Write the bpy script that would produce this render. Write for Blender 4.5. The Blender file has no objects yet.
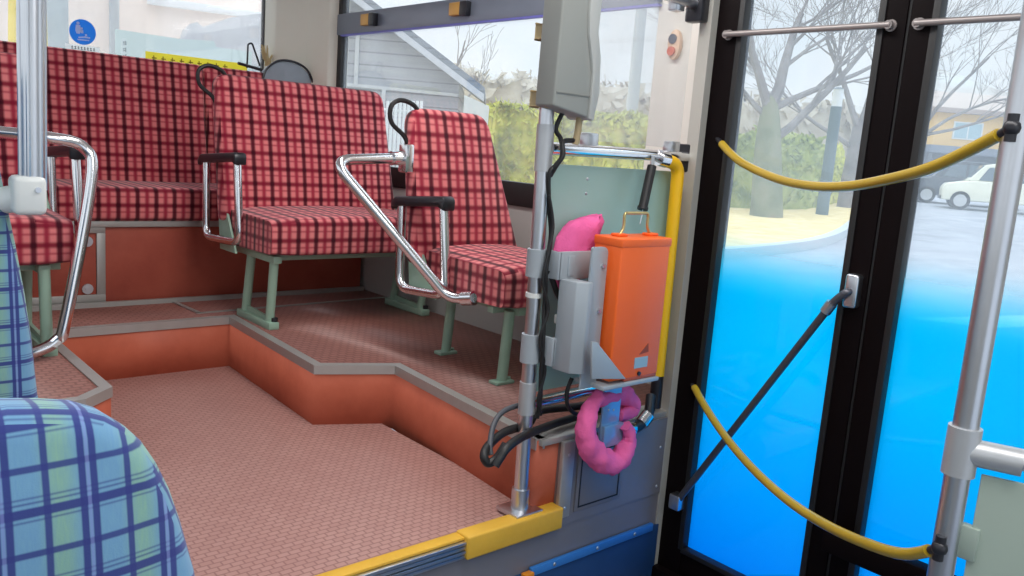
import bpy, bmesh, math, random
from mathutils import Vector, Matrix, noise
V = Vector
random.seed(7)
scn = bpy.context.scene
C = scn.collection

# ------------------------------------------------------------------ camera
F = 835.957
RX = V((0.75171172, -0.05346903, 0.65732074))
RY = V((-0.6552612, -0.17327041, 0.73526194))
RZ = V((0.07458049, -0.98342179, -0.16528558))
cam_d = bpy.data.cameras.new('camera'); cam = bpy.data.objects.new('camera', cam_d); C.objects.link(cam)
right = V((RX[0], RY[0], RZ[0])); down = V((RX[1], RY[1], RZ[1])); fwd = V((RX[2], RY[2], RZ[2]))
M = Matrix((( right.x, -down.x, -fwd.x, 0.0), (right.y, -down.y, -fwd.y, 0.0), (right.z, -down.z, -fwd.z, 1.0), (0, 0, 0, 1)))
cam.matrix_world = M
cam_d.sensor_width = 36; cam_d.lens = F / 1024 * 36; cam_d.clip_start = 0.02; cam_d.clip_end = 600
scn.camera = cam
scn.view_settings.view_transform = 'Standard'
scn.view_settings.exposure = 0.0

def ray(u, v):
    c = V((u - 512, v - 288, F))
    return V((RX.dot(c), RY.dot(c), RZ.dot(c)))
def at(u, v, y):            # the point seen at (u, v) that lies at distance y along the bus
    r = ray(u, v); return V((0, 0, 1)) + r * (y / r.y)
def atx(u, v, x):
    r = ray(u, v); return V((0, 0, 1)) + r * (x / r.x)
def dep(u, v, d):
    return V((0, 0, 1)) + ray(u, v) * (d / F)

# ------------------------------------------------------------------ materials
def srgb(*c):
    return tuple(((x / 255) / 12.92 if x / 255 <= 0.04045 else ((x / 255 + 0.055) / 1.055) ** 2.4) for x in c) + (1,)
def newmat(name):
    m = bpy.data.materials.new(name); m.use_nodes = True
    nt = m.node_tree; b = nt.nodes['Principled BSDF']
    return m, nt, b
def N(nt, t, **kw):
    n = nt.nodes.new(t)
    for k, v in kw.items(): setattr(n, k, v)
    return n
def math_(nt, op, a, b=None, c=None, clamp=False):
    n = N(nt, 'ShaderNodeMath', operation=op, use_clamp=clamp)
    for i, x in enumerate((a, b, c)):
        if x is None: continue
        if isinstance(x, (int, float)): n.inputs[i].default_value = x
        else: nt.links.new(x, n.inputs[i])
    return n.outputs[0]
def mixc(nt, fac, a, b, mode='MIX'):
    n = N(nt, 'ShaderNodeMix', data_type='RGBA', blend_type=mode)
    for i, x in ((0, fac), (6, a), (7, b)):
        if isinstance(x, (int, float)): n.inputs[i].default_value = x
        elif isinstance(x, tuple): n.inputs[i].default_value = x
        else: nt.links.new(x, n.inputs[i])
    return n.outputs[2]
def coords(nt, kind='Object'):
    return N(nt, 'ShaderNodeTexCoord').outputs[kind]
def noise_f(nt, vec, scale, detail=3, rough=0.55):
    n = N(nt, 'ShaderNodeTexNoise'); n.inputs['Scale'].default_value = scale
    n.inputs['Detail'].default_value = detail; n.inputs['Roughness'].default_value = rough
    nt.links.new(vec, n.inputs['Vector']); return n.outputs['Fac']
def bump(nt, b, h, strength=0.2, dist=0.01):
    n = N(nt, 'ShaderNodeBump'); n.inputs['Strength'].default_value = strength; n.inputs['Distance'].default_value = dist
    nt.links.new(h, n.inputs['Height']); nt.links.new(n.outputs[0], b.inputs['Normal'])
def plain(name, col, rough=0.5, metal=0.0, var=0.12, scale=9.0, bmp=0.0, spec=0.5):
    m, nt, b = newmat(name)
    f = noise_f(nt, coords(nt), scale, 4)
    lo = tuple(x * (1 - var) for x in col[:3]) + (1,); hi = tuple(min(1, x * (1 + var)) for x in col[:3]) + (1,)
    nt.links.new(mixc(nt, f, lo, hi), b.inputs['Base Color'])
    b.inputs['Roughness'].default_value = rough; b.inputs['Metallic'].default_value = metal
    b.inputs['Specular IOR Level'].default_value = spec
    if bmp: bump(nt, b, noise_f(nt, coords(nt), scale * 6, 3), bmp, 0.005)
    return m
def frac_line(nt, u, period, centre, half, soft):
    x = math_(nt, 'DIVIDE', u, period); x = math_(nt, 'SUBTRACT', x, centre - 0.5)
    x = math_(nt, 'FRACT', x); x = math_(nt, 'SUBTRACT', x, 0.5); x = math_(nt, 'ABSOLUTE', x)
    mr = N(nt, 'ShaderNodeMapRange', interpolation_type='SMOOTHSTEP')
    nt.links.new(x, mr.inputs[0]); mr.inputs[1].default_value = half - soft / 2; mr.inputs[2].default_value = half + soft / 2
    mr.inputs[3].default_value = 1; mr.inputs[4].default_value = 0
    return mr.outputs[0]
def plaid_red(name, pu=0.077, pv=0.064):
    m, nt, b = newmat(name)
    s = N(nt, 'ShaderNodeSeparateXYZ'); nt.links.new(coords(nt, 'UV'), s.inputs[0])
    u, v = s.outputs[0], s.outputs[1]
    wob = noise_f(nt, coords(nt, 'UV'), 4, 2)
    base = mixc(nt, wob, srgb(214, 112, 114), srgb(232, 140, 138))
    mid = frac_line(nt, u, pu, 0.5, 0.105, 0.17)
    mid2 = math_(nt, 'MULTIPLY', frac_line(nt, v, pv, 0.56, 0.05, 0.14), 0.70)
    c = mixc(nt, math_(nt, 'MULTIPLY', mid, 0.9), base, srgb(150, 26, 54))
    c = mixc(nt, mid2, c, srgb(160, 38, 62))
    hz = frac_line(nt, v, pv, 0.0, 0.135, 0.20)
    c = mixc(nt, math_(nt, 'MULTIPLY', hz, 0.93), c, srgb(126, 16, 42))
    vt = frac_line(nt, u, pu, 0.0, 0.115, 0.14)
    c = mixc(nt, math_(nt, 'MULTIPLY', vt, 0.95), c, srgb(78, 6, 28))
    both = math_(nt, 'MULTIPLY', hz, vt); c = mixc(nt, math_(nt, 'MULTIPLY', both, 0.6), c, srgb(46, 2, 16))
    nt.links.new(c, b.inputs['Base Color'])
    b.inputs['Roughness'].default_value = 0.95; b.inputs['Specular IOR Level'].default_value = 0.15
    b.inputs['Sheen Weight'].default_value = 0.25
    bump(nt, b, noise_f(nt, coords(nt, 'UV'), 260, 2), 0.15, 0.002)
    return m
def plaid_blue(name, pu=0.075, pv=0.078):
    m, nt, b = newmat(name)
    uvc = coords(nt, 'UV')
    s = N(nt, 'ShaderNodeSeparateXYZ'); nt.links.new(uvc, s.inputs[0])
    u, v = s.outputs[0], s.outputs[1]
    st = noise_f(nt, uvc, 12, 2)
    g = frac_line(nt, u, pu, 0.52, 0.16, 0.3)
    base = mixc(nt, g, srgb(118, 164, 190), srgb(140, 182, 152))
    mp = N(nt, 'ShaderNodeMapping'); nt.links.new(uvc, mp.inputs[0]); mp.inputs['Scale'].default_value = (400, 60, 1)
    base = mixc(nt, math_(nt, 'MULTIPLY', noise_f(nt, mp.outputs[0], 1, 2), 0.45), base, srgb(90, 130, 190))
    dk = srgb(54, 62, 128)
    c = base
    for ctr, h, k in ((0.10, 0.055, 0.95), (0.60, 0.04, 0.9), (0.21, 0.012, 0.7), (0.27, 0.012, 0.6), (0.0, 0.012, 0.6)):
        c = mixc(nt, math_(nt, 'MULTIPLY', frac_line(nt, v, pv, ctr, h, 0.03), k), c, dk)
    for ctr, h, k in ((0.80, 0.045, 0.95), (0.94, 0.045, 0.95), (0.37, 0.042, 0.92)):
        c = mixc(nt, math_(nt, 'MULTIPLY', frac_line(nt, u, pu, ctr, h, 0.03), k), c, dk)
    c = mixc(nt, math_(nt, 'MULTIPLY', frac_line(nt, u, pu, 0.87, 0.022, 0.02), 0.55), c, srgb(130, 140, 200))
    nt.links.new(c, b.inputs['Base Color'])
    b.inputs['Roughness'].default_value = 0.95; b.inputs['Specular IOR Level'].default_value = 0.15
    b.inputs['Sheen Weight'].default_value = 0.3
    bump(nt, b, noise_f(nt, uvc, 500, 2), 0.2, 0.001)
    return m
def tile_floor(name, c1, c2, cm, w, h, mortar=0.12):
    m, nt, b = newmat(name)
    br = N(nt, 'ShaderNodeTexBrick'); nt.links.new(coords(nt, 'UV'), br.inputs['Vector'])
    br.inputs['Scale'].default_value = 1.0; br.inputs['Brick Width'].default_value = w; br.inputs['Row Height'].default_value = h
    br.inputs['Mortar Size'].default_value = h * mortar; br.inputs['Mortar Smooth'].default_value = 0.5
    br.inputs['Color1'].default_value = c1; br.inputs['Color2'].default_value = c2; br.inputs['Mortar'].default_value = cm
    f = noise_f(nt, coords(nt, 'UV'), 2.2, 5)
    c = mixc(nt, math_(nt, 'MULTIPLY', f, 0.55), br.outputs['Color'], srgb(150, 104, 98), 'MIX')
    nt.links.new(c, b.inputs['Base Color'])
    b.inputs['Roughness'].default_value = 0.42; b.inputs['Specular IOR Level'].default_value = 0.45
    bump(nt, b, br.outputs['Fac'], -0.35, 0.003)
    return m
def glass(name, haze=0.05, tint=(1, 1, 1, 1), spec=0.06, hazecol=(0.9, 0.95, 1, 1)):
    m = bpy.data.materials.new(name); m.use_nodes = True; nt = m.node_tree
    for n in list(nt.nodes): nt.nodes.remove(n)
    out = N(nt, 'ShaderNodeOutputMaterial'); tr = N(nt, 'ShaderNodeBsdfTransparent'); tr.inputs[0].default_value = tint
    gl = N(nt, 'ShaderNodeBsdfGlossy'); gl.inputs['Roughness'].default_value = 0.03
    tl = N(nt, 'ShaderNodeBsdfTranslucent'); tl.inputs[0].default_value = hazecol
    m1 = N(nt, 'ShaderNodeMixShader'); m2 = N(nt, 'ShaderNodeMixShader')
    f = noise_f(nt, coords(nt), 3, 4)
    nt.links.new(math_(nt, 'MULTIPLY', f, haze * 2), m1.inputs[0])
    nt.links.new(tr.outputs[0], m1.inputs[1]); nt.links.new(tl.outputs[0], m1.inputs[2])
    m2.inputs[0].default_value = spec
    nt.links.new(m1.outputs[0], m2.inputs[1]); nt.links.new(gl.outputs[0], m2.inputs[2])
    nt.links.new(m2.outputs[0], out.inputs[0])
    return m
def film_glass(name, z0, z1):
    """door pane: clear above z1, blue film below z0 with a soft fade between (world height)"""
    m = bpy.data.materials.new(name); m.use_nodes = True; nt = m.node_tree
    for n in list(nt.nodes): nt.nodes.remove(n)
    out = N(nt, 'ShaderNodeOutputMaterial')
    geo = N(nt, 'ShaderNodeNewGeometry'); s = N(nt, 'ShaderNodeSeparateXYZ'); nt.links.new(geo.outputs['Position'], s.inputs[0])
    mr = N(nt, 'ShaderNodeMapRange', interpolation_type='SMOOTHSTEP'); nt.links.new(s.outputs[2], mr.inputs[0])
    mr.inputs[1].default_value = z0; mr.inputs[2].default_value = z1; mr.inputs[3].default_value = 1; mr.inputs[4].default_value = 0
    deep = N(nt, 'ShaderNodeMapRange'); nt.links.new(s.outputs[2], deep.inputs[0])
    deep.inputs[1].default_value = -0.25; deep.inputs[2].default_value = 0.45
    tl = N(nt, 'ShaderNodeBsdfTranslucent')
    nt.links.new(mixc(nt, deep.outputs[0], (0.0, 0.46, 1.0, 1), (0.0, 0.76, 1.0, 1)), tl.inputs[0])
    trb = N(nt, 'ShaderNodeBsdfTransparent'); trb.inputs[0].default_value = (0.0, 0.62, 1.0, 1)
    mb = N(nt, 'ShaderNodeMixShader'); mb.inputs[0].default_value = 0.78
    nt.links.new(trb.outputs[0], mb.inputs[1]); nt.links.new(tl.outputs[0], mb.inputs[2])
    tr = N(nt, 'ShaderNodeBsdfTransparent')
    tw = N(nt, 'ShaderNodeBsdfTranslucent'); tw.inputs[0].default_value = (0.85, 0.93, 1, 1)
    mc = N(nt, 'ShaderNodeMixShader'); mc.inputs[0].default_value = 0.16
    nt.links.new(tr.outputs[0], mc.inputs[1]); nt.links.new(tw.outputs[0], mc.inputs[2])
    m1 = N(nt, 'ShaderNodeMixShader'); nt.links.new(mr.outputs[0], m1.inputs[0])
    nt.links.new(mc.outputs[0], m1.inputs[1]); nt.links.new(mb.outputs[0], m1.inputs[2])
    gl = N(nt, 'ShaderNodeBsdfGlossy'); gl.inputs['Roughness'].default_value = 0.05
    m2 = N(nt, 'ShaderNodeMixShader'); m2.inputs[0].default_value = 0.03
    nt.links.new(m1.outputs[0], m2.inputs[1]); nt.links.new(gl.outputs[0], m2.inputs[2])
    nt.links.new(m2.outputs[0], out.inputs[0])
    return m
def planks(name, c1, c2, pitch):
    m, nt, b = newmat(name)
    s = N(nt, 'ShaderNodeSeparateXYZ'); nt.links.new(coords(nt, 'UV'), s.inputs[0])
    ln = frac_line(nt, s.outputs[1], pitch, 0.0, 0.06, 0.06)
    mp = N(nt, 'ShaderNodeMapping'); nt.links.new(coords(nt, 'UV'), mp.inputs[0]); mp.inputs['Scale'].default_value = (0.8, 9, 1)
    c = mixc(nt, noise_f(nt, mp.outputs[0], 2.0, 4), c1, c2)
    c = mixc(nt, math_(nt, 'MULTIPLY', ln, 0.6), c, tuple(x * 0.45 for x in c1[:3]) + (1,))
    nt.links.new(c, b.inputs['Base Color']); b.inputs['Roughness'].default_value = 0.9
    return m
def mottled(name, cols, scale, rough=0.9, bmp=0.0):
    m, nt, b = newmat(name)
    f = noise_f(nt, coords(nt), scale, 6, 0.65)
    cr = N(nt, 'ShaderNodeValToRGB'); nt.links.new(f, cr.inputs[0])
    e = cr.color_ramp.elements
    e[0].position = 0.3; e[0].color = cols[0]; e[1].position = 0.7; e[1].color = cols[-1]
    for i, c in enumerate(cols[1:-1]):
        k = e.new(0.3 + 0.4 * (i + 1) / (len(cols) - 1)); k.color = c
    nt.links.new(cr.outputs[0], b.inputs['Base Color']); b.inputs['Roughness'].default_value = rough
    b.inputs['Specular IOR Level'].default_value = 0.25
    if bmp: bump(nt, b, f, bmp, 0.05)
    return m

RED = plaid_red('red_plaid_fabric'); BLUE = plaid_blue('blue_plaid_fabric')
CHROME = plain('chrome', (0.82, 0.82, 0.84, 1), 0.16, 1.0, 0.04)
STEEL = plain('brushed_steel', (0.66, 0.67, 0.70, 1), 0.30, 1.0, 0.08, 20)
ALU = plain('aluminium_trim', srgb(176, 174, 170), 0.42, 0.45, 0.1, 20)
METAL_PANEL = plain('stainless_panel', srgb(138, 134, 138), 0.5, 0.35, 0.10, 8)
BLUE_SPILL = plain('kick_panel_blue_spill', srgb(40, 76, 122), 0.45, 0.1, 0.15, 8)  # blue light from the door film is painted into the panel colour
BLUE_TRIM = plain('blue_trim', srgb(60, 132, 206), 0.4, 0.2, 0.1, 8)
MINT = plain('mint_enamel_paint', srgb(152, 182, 162), 0.4, 0.0, 0.08, 30)
PANEL = plain('pale_green_panel', srgb(158, 190, 180), 0.5, 0.0, 0.05, 4)
PANEL_GREY = plain('grey_green_panel', srgb(158, 172, 160), 0.5, 0.0, 0.05, 4)
BLACK = plain('black_rubber', srgb(26, 25, 26), 0.5, 0.0, 0.2, 30)
BLACKP = plain('black_plastic', srgb(34, 34, 40), 0.35, 0.0, 0.1, 30)
DOORB = plain('dark_door_frame', srgb(17, 11, 12), 0.5, 0.0, 0.3, 3, spec=0.06)
YELLOW = plain('yellow_paint', srgb(246, 190, 16), 0.4, 0.0, 0.06, 10)
HOSE = plain('worn_yellow_hose', srgb(182, 150, 44), 0.22, 0.0, 0.22, 9)
STEPY = plain('yellow_step_paint', srgb(222, 172, 56), 0.55, 0.0, 0.16, 14, 0.1)
ORANGE = plain('orange_enamel', srgb(244, 104, 36), 0.38, 0.0, 0.06, 8)
PINK = plain('pink_cloth', srgb(240, 108, 166), 0.95, 0.0, 0.12, 30, 0.4, 0.1)
GREYBOX = plain('grey_painted_metal', srgb(164, 172, 178), 0.42, 0.1, 0.06, 8)
GREYDEV = plain('grey_abs_plastic', srgb(150, 152, 146), 0.55, 0.0, 0.05, 8)
GREYDEV2 = plain('light_grey_abs_plastic', srgb(176, 178, 174), 0.5, 0.0, 0.05, 8)
BEIGE = plain('beige_clamp_plastic', srgb(176, 156, 118), 0.5, 0.0, 0.08, 12)
WALLC = plain('cream_wall_laminate', srgb(222, 217, 202), 0.55, 0.0, 0.05, 3)
WALLG = plain('grey_wall_laminate', srgb(176, 176, 172), 0.55, 0.0, 0.06, 3)
WALLW = plain('pale_wall_laminate', srgb(226, 222, 214), 0.55, 0.0, 0.05, 3)
TRANSOM = plain('grey_window_bar', srgb(126, 134, 148), 0.4, 0.3, 0.1, 6)
RUST = mottled('red_ochre_vinyl', (srgb(176, 88, 66), srgb(194, 101, 76), srgb(206, 112, 86)), 3.0, 0.5)
RUSTD = mottled('dark_red_ochre_vinyl', (srgb(150, 70, 58), srgb(166, 82, 66), srgb(178, 92, 74)), 3.0, 0.4)
FLOORM = tile_floor('aisle_vinyl_tile', srgb(190, 150, 140), srgb(180, 139, 130), srgb(142, 104, 98), 0.030, 0.019, 0.14)
PLATM = tile_floor('platform_tread_vinyl', srgb(160, 106, 94), srgb(150, 98, 86), srgb(126, 78, 68), 0.034, 0.026, 0.18)
LOWFLOOR = plain('low_floor_vinyl', srgb(96, 104, 120), 0.5, 0.0, 0.1, 6)
WHITEP = plain('white_plastic', srgb(226, 228, 224), 0.35, 0.0, 0.04, 10)
GLASS = glass('window_glass', 0.09)
ACRYL = glass('acrylic_sheet', 0.12, (0.97, 0.98, 0.98, 1), 0.05)
FILM = film_glass('door_glass_blue_film', 0.600, 0.82)
def backlit(name, col, k=0.75):
    m, nt, b = newmat(name)
    f = noise_f(nt, coords(nt), 9, 3); lo = tuple(x * .95 for x in col[:3]) + (1,)
    c = mixc(nt, f, lo, col); nt.links.new(c, b.inputs['Base Color']); b.inputs['Roughness'].default_value = .6
    tl = N(nt, 'ShaderNodeBsdfTranslucent'); nt.links.new(c, tl.inputs[0]); ms = N(nt, 'ShaderNodeMixShader'); ms.inputs[0].default_value = k
    nt.links.new(b.outputs[0], ms.inputs[1]); nt.links.new(tl.outputs[0], ms.inputs[2]); nt.links.new(ms.outputs[0], nt.nodes['Material Output'].inputs[0])
    return m
STICK = backlit('blue_sticker_print', srgb(92, 176, 240))
WHITE = backlit('white_print', srgb(250, 252, 254), .6)
YSTRIP = backlit('pale_yellow_strip', srgb(252, 244, 128))
GREYTXT = plain('grey_print', srgb(120, 128, 136), 0.6, 0.0, 0.03)
BLUELABEL = plain('pale_blue_label', srgb(150, 180, 196), 0.5, 0.0, 0.05)

# ------------------------------------------------------------------ mesh builder
class MB:
    def __init__(s): s.v, s.f, s.m = [], [], []
    def add(s, vs, fs, mi=0):
        o = len(s.v); s.v += [V(p) for p in vs]; s.f += [tuple(i + o for i in f) for f in fs]; s.m += [mi] * len(fs); return s
    def frombm(s, bm, mi=0):
        bm.verts.ensure_lookup_table(); bm.verts.index_update()
        s.add([v.co.copy() for v in bm.verts], [[v.index for v in f.verts] for f in bm.faces], mi); bm.free(); return s
    def box(s, lo, hi, bev=0.0, seg=2, rot=None, mi=0):
        lo, hi = V(lo), V(hi)
        bm = bmesh.new(); bmesh.ops.create_cube(bm, size=1)
        c = (lo + hi) / 2; d = hi - lo
        for v in bm.verts: v.co = V((v.co.x * d.x, v.co.y * d.y, v.co.z * d.z))
        if bev: bmesh.ops.bevel(bm, geom=list(bm.edges), offset=bev, segments=seg, profile=0.5, affect='EDGES')
        for v in bm.verts:
            if rot is not None: v.co = rot @ v.co
            v.co += c
        return s.frombm(bm, mi)
    def prism(s, pts, ext, bev=0.0, seg=2, mi=0):
        bm = bmesh.new(); vs = [bm.verts.new(V(p)) for p in pts]; f = bm.faces.new(vs)
        r = bmesh.ops.extrude_face_region(bm, geom=[f])
        for g in r['geom']:
            if isinstance(g, bmesh.types.BMVert): g.co += V(ext)
        bmesh.ops.recalc_face_normals(bm, faces=list(bm.faces))
        if bev: bmesh.ops.bevel(bm, geom=list(bm.edges), offset=bev, segments=seg, profile=0.5, affect='EDGES')
        return s.frombm(bm, mi)
    def tube(s, path, r, seg=12, closed=False, mi=0):
        P_ = [V(p) for p in path]; n = len(P_); rs = r if isinstance(r, (list, tuple)) else [r] * n
        t = []
        for i in range(n):
            a = P_[(i - 1) % n] if (closed or i > 0) else P_[i]; b = P_[(i + 1) % n] if (closed or i < n - 1) else P_[i]
            d = b - a; t.append(d.normalized() if d.length > 1e-9 else V((0, 0, 1)))
        u = t[0].orthogonal().normalized(); vs, fs = [], []
        for i in range(n):
            u = (u - t[i] * u.dot(t[i])).normalized(); w = t[i].cross(u)
            for k in range(seg):
                a = 2 * math.pi * k / seg; vs.append(P_[i] + (u * math.cos(a) + w * math.sin(a)) * rs[i])
        for i in range(n if closed else n - 1):
            j = (i + 1) % n
            for k in range(seg):
                k2 = (k + 1) % seg; fs.append((i * seg + k, i * seg + k2, j * seg + k2, j * seg + k))
        if not closed:
            fs.append(tuple(range(seg - 1, -1, -1))); fs.append(tuple((n - 1) * seg + k for k in range(seg)))
        return s.add(vs, fs, mi)
    def ball(s, c, r, seg=12, mi=0):
        r = r if isinstance(r, (tuple, list)) else (r, r, r)
        bm = bmesh.new(); bmesh.ops.create_uvsphere(bm, u_segments=seg, v_segments=max(6, seg // 2), radius=1)
        for v in bm.verts: v.co = V((v.co.x * r[0], v.co.y * r[1], v.co.z * r[2])) + V(c)
        return s.frombm(bm, mi)
    def build(s, name, mats, parent=None, sharp=38):
        me = bpy.data.meshes.new(name)
        off = V(parent.location) if parent is not None else V((0, 0, 0))
        if parent is not None and parent.parent is not None: off = off + V(parent.parent.location)
        me.from_pydata([p - off for p in s.v], [], s.f)
        for m in (mats if isinstance(mats, (list, tuple)) else [mats]): me.materials.append(m)
        for p, mi in zip(me.polygons, s.m): p.material_index = mi; p.use_smooth = True
        uv = me.uv_layers.new(name='uv')
        for p in me.polygons:
            n = p.normal; ax, ay, az = abs(n.x), abs(n.y), abs(n.z)
            for li in p.loop_indices:
                co = me.vertices[me.loops[li].vertex_index].co + off
                if az >= ax and az >= ay: q = (co.x, co.y)
                elif ay >= ax: q = (co.x, co.z)
                else: q = (co.y, co.z)
                uv.data[li].uv = q
        me.set_sharp_from_angle(angle=math.radians(sharp))
        o = bpy.data.objects.new(name, me); C.objects.link(o)
        if parent is not None: o.parent = parent
        return o
def fillet(pts, r, n=6):
    pts = [V(p) for p in pts]; out = [pts[0]]
    for i in range(1, len(pts) - 1):
        a, b, c = pts[i - 1], pts[i], pts[i + 1]
        rr = min(r, (a - b).length * 0.49, (c - b).length * 0.49)
        p, q = b + (a - b).normalized() * rr, b + (c - b).normalized() * rr
        for k in range(n + 1):
            t = k / n; out.append(p * (1 - t) ** 2 + b * 2 * t * (1 - t) + q * t * t)
    out.append(pts[-1]); return out
def catmull(pts, n=8, closed=False):
    pts = [V(p) for p in pts]; m = len(pts); out = []
    for i in range(m if closed else m - 1):
        g = (lambda k: pts[k % m]) if closed else (lambda k: pts[max(0, min(m - 1, k))])
        a, b, c, d = g(i - 1), g(i), g(i + 1), g(i + 2)
        for k in range(n):
            t = k / n
            out.append(0.5 * ((2 * b) + (c - a) * t + (2 * a - 5 * b + 4 * c - d) * t * t + (3 * b - a - 3 * c + d) * t ** 3))
    if not closed: out.append(pts[-1])
    return out
def thing(name, label, cat, loc=(0, 0, 0), group=None):
    o = bpy.data.objects.new(name, None); C.objects.link(o); o.location = loc; o.empty_display_size = 0.05
    o['label'] = label; o['category'] = cat
    if group: o['group'] = group
    return o
def tag(o, label, cat, group=None, kind=None):
    o['label'] = label; o['category'] = cat
    if group: o['group'] = group
    if kind: o['kind'] = kind
    return o
def struct(o, label=None, cat=None):
    o['kind'] = 'structure'
    if label: o['label'] = label
    if cat: o['category'] = cat
    return o
def rounded(poly, radii, n=6):
    """2D polygon with rounded corners"""
    out = []; m = len(poly)
    for i in range(m):
        a, b, c = V(poly[i - 1] + (0,)), V(poly[i] + (0,)), V(poly[(i + 1) % m] + (0,))
        r = radii[i] if isinstance(radii, (list, tuple)) else radii
        if r <= 0: out.append((b.x, b.y)); continue
        p, q = b + (a - b).normalized() * r, b + (c - b).normalized() * r
        for k in range(n + 1):
            t = k / n; w = p * (1 - t) ** 2 + b * 2 * t * (1 - t) + q * t * t; out.append((w.x, w.y))
    return out
def padded(mb, outline, org, ux, uz, nrm, thick, puff=0.012, bev=0.022, mi=0):
    """upholstered slab: outline in (ux, uz) from org, front face towards nrm, softly crowned"""
    ux, uz, nrm, org = V(ux), V(uz), V(nrm).normalized(), V(org)
    xs, zs = [p[0] for p in outline], [p[1] for p in outline]
    cx, cz = (min(xs) + max(xs)) / 2, (min(zs) + max(zs)) / 2; hx, hz = (max(xs) - min(xs)) / 2, (max(zs) - min(zs)) / 2
    prof = [(bev, 0.0)]
    for k in range(6): a = math.pi / 2 * k / 5; prof.append((bev * (1 - math.sin(a)), bev * (1 - math.cos(a))))
    for k in range(6): a = math.pi / 2 * k / 5; prof.append((bev * (1 - math.cos(a)), thick - bev + bev * math.sin(a)))
    big = min(hx, hz)
    for f in (.2, .4, .65, .9): prof.append((bev + (big - bev) * f, thick + puff * math.sin(math.pi / 2 * min(1, f * 1.15))))
    vs, fs, m = [], [], len(outline)
    for d, h in prof:
        kx, kz = 1 - d / hx, 1 - d / hz
        vs += [org + ux * (cx + (a - cx) * kx) + uz * (cz + (b - cz) * kz) + nrm * h for a, b in outline]
    for i in range(len(prof) - 1):
        for k in range(m): fs.append((i * m + k, i * m + (k + 1) % m, (i + 1) * m + (k + 1) % m, (i + 1) * m + k))
    fs.append(tuple(range(m - 1, -1, -1))); fs.append(tuple((len(prof) - 1) * m + k for k in range(m)))
    bm = bmesh.new(); bv = [bm.verts.new(v) for v in vs]
    for f in fs: bm.faces.new([bv[i] for i in f])
    bmesh.ops.recalc_face_normals(bm, faces=bm.faces)
    return mb.frombm(bm, mi)

# ------------------------------------------------------------------ shell of the bus
XW, XL, YR = 2.30, -0.20, 4.42          # door-side wall, far wall, rear wall
FZ, PZ = -0.36, 0.21                    # low front floor, raised seat platform
o = MB().box((XL, 1.560, -0.08), (1.58, 3.42, 0.0)).build('floor', FLOORM); struct(o)
o = MB().box((XL, -2.2, FZ - 0.05), (2.42, 1.56, FZ)).build('floor', LOWFLOOR); struct(o)
poly = [(1.545, 1.575), (1.615, 2.39), (1.365, 2.51), (1.41, 3.335), (0.72, 3.335), (0.72, 2.552), (0.627, 2.467), (XL, 2.44), (XL, YR), (XW, YR), (XW, 1.578), (1.548, 1.578)]
poly = [poly[0]] + poly[1:11]
mb = MB(); n = len(poly)
mb.add([(x, y, PZ) for x, y in poly], [tuple(range(n))], 0)
for i in range(n):
    a, b = poly[i], poly[(i + 1) % n]
    mb.add([(a[0], a[1], -0.02), (b[0], b[1], -0.02), (b[0], b[1], PZ), (a[0], a[1], PZ)], [(0, 1, 2, 3)], 1)
mb.add([(x, y, -0.02) for x, y in reversed(poly)], [tuple(range(n))], 1)
bm = bmesh.new()
o = mb.build('floor', [PLATM, RUST]); struct(o)
bm.from_mesh(o.data); bmesh.ops.remove_doubles(bm, verts=bm.verts, dist=1e-4); bmesh.ops.recalc_face_normals(bm, faces=bm.faces); bm.to_mesh(o.data); bm.free()

def edge_strip(path, inn, out, z0, z1):
    """mitred strip following a 2D path; inn to its left side, out to its right"""
    P2 = [V((x, y, 0)) for x, y in path]; m = len(P2)
    def off(i, d):
        ns = []
        for j in (i - 1, i):
            if 0 <= j < m - 1:
                t = (P2[j + 1] - P2[j]).normalized(); ns.append(V((-t.y, t.x, 0)))
        nn = sum(ns, V((0, 0, 0))).normalized(); return P2[i] + nn * d / max(0.3, nn.dot(ns[0]))
    mb = MB(); vs, fs = [], []
    for i in range(m):
        a, b = off(i, inn), off(i, -out)
        vs += [(a.x, a.y, z0), (b.x, b.y, z0), (b.x, b.y, z1), (a.x, a.y, z1)]
    for i in range(m - 1):
        for k in range(4):
            k2 = (k + 1) % 4; fs.append((i * 4 + k, i * 4 + k2, i * 4 + 4 + k2, i * 4 + 4 + k))
    fs += [(3, 2, 1, 0), tuple((m - 1) * 4 + k for k in range(4))]
    return mb.add(vs, fs)
o = edge_strip([(1.545, 1.577), (1.615, 2.39), (1.365, 2.51), (1.41, 3.335), (0.72, 3.335), (0.72, 2.552), (0.627, 2.467), (XL + .01, 2.44)], -0.030, -0.004 + 0.008, PZ - 0.028, PZ + 0.004)
o = edge_strip([(XL + .01, 2.44), (0.627, 2.467), (0.72, 2.552), (0.72, 3.335), (1.41, 3.335), (1.365, 2.51), (1.615, 2.39), (1.545, 1.577)], 0.030, 0.004, PZ - 0.028, PZ + 0.004).build('trim_1', ALU); struct(o)
mb = MB()
mb.prism([(1.315, 3.44, PZ + .001), (2.29, 3.49, PZ + .001), (2.29, 3.502, PZ + .001), (1.315, 3.452, PZ + .001)], (0, 0, .005))
mb.prism([(1.315, 3.44, PZ + .001), (1.333, 3.44, PZ + .001), (1.318, 3.715, PZ + .001), (1.30, 3.715, PZ + .001)], (0, 0, .005))
mb.box((0.75, 3.703, PZ), (2.28, 3.722, PZ + .02))
struct(mb.build('trim_2', ALU))
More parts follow.
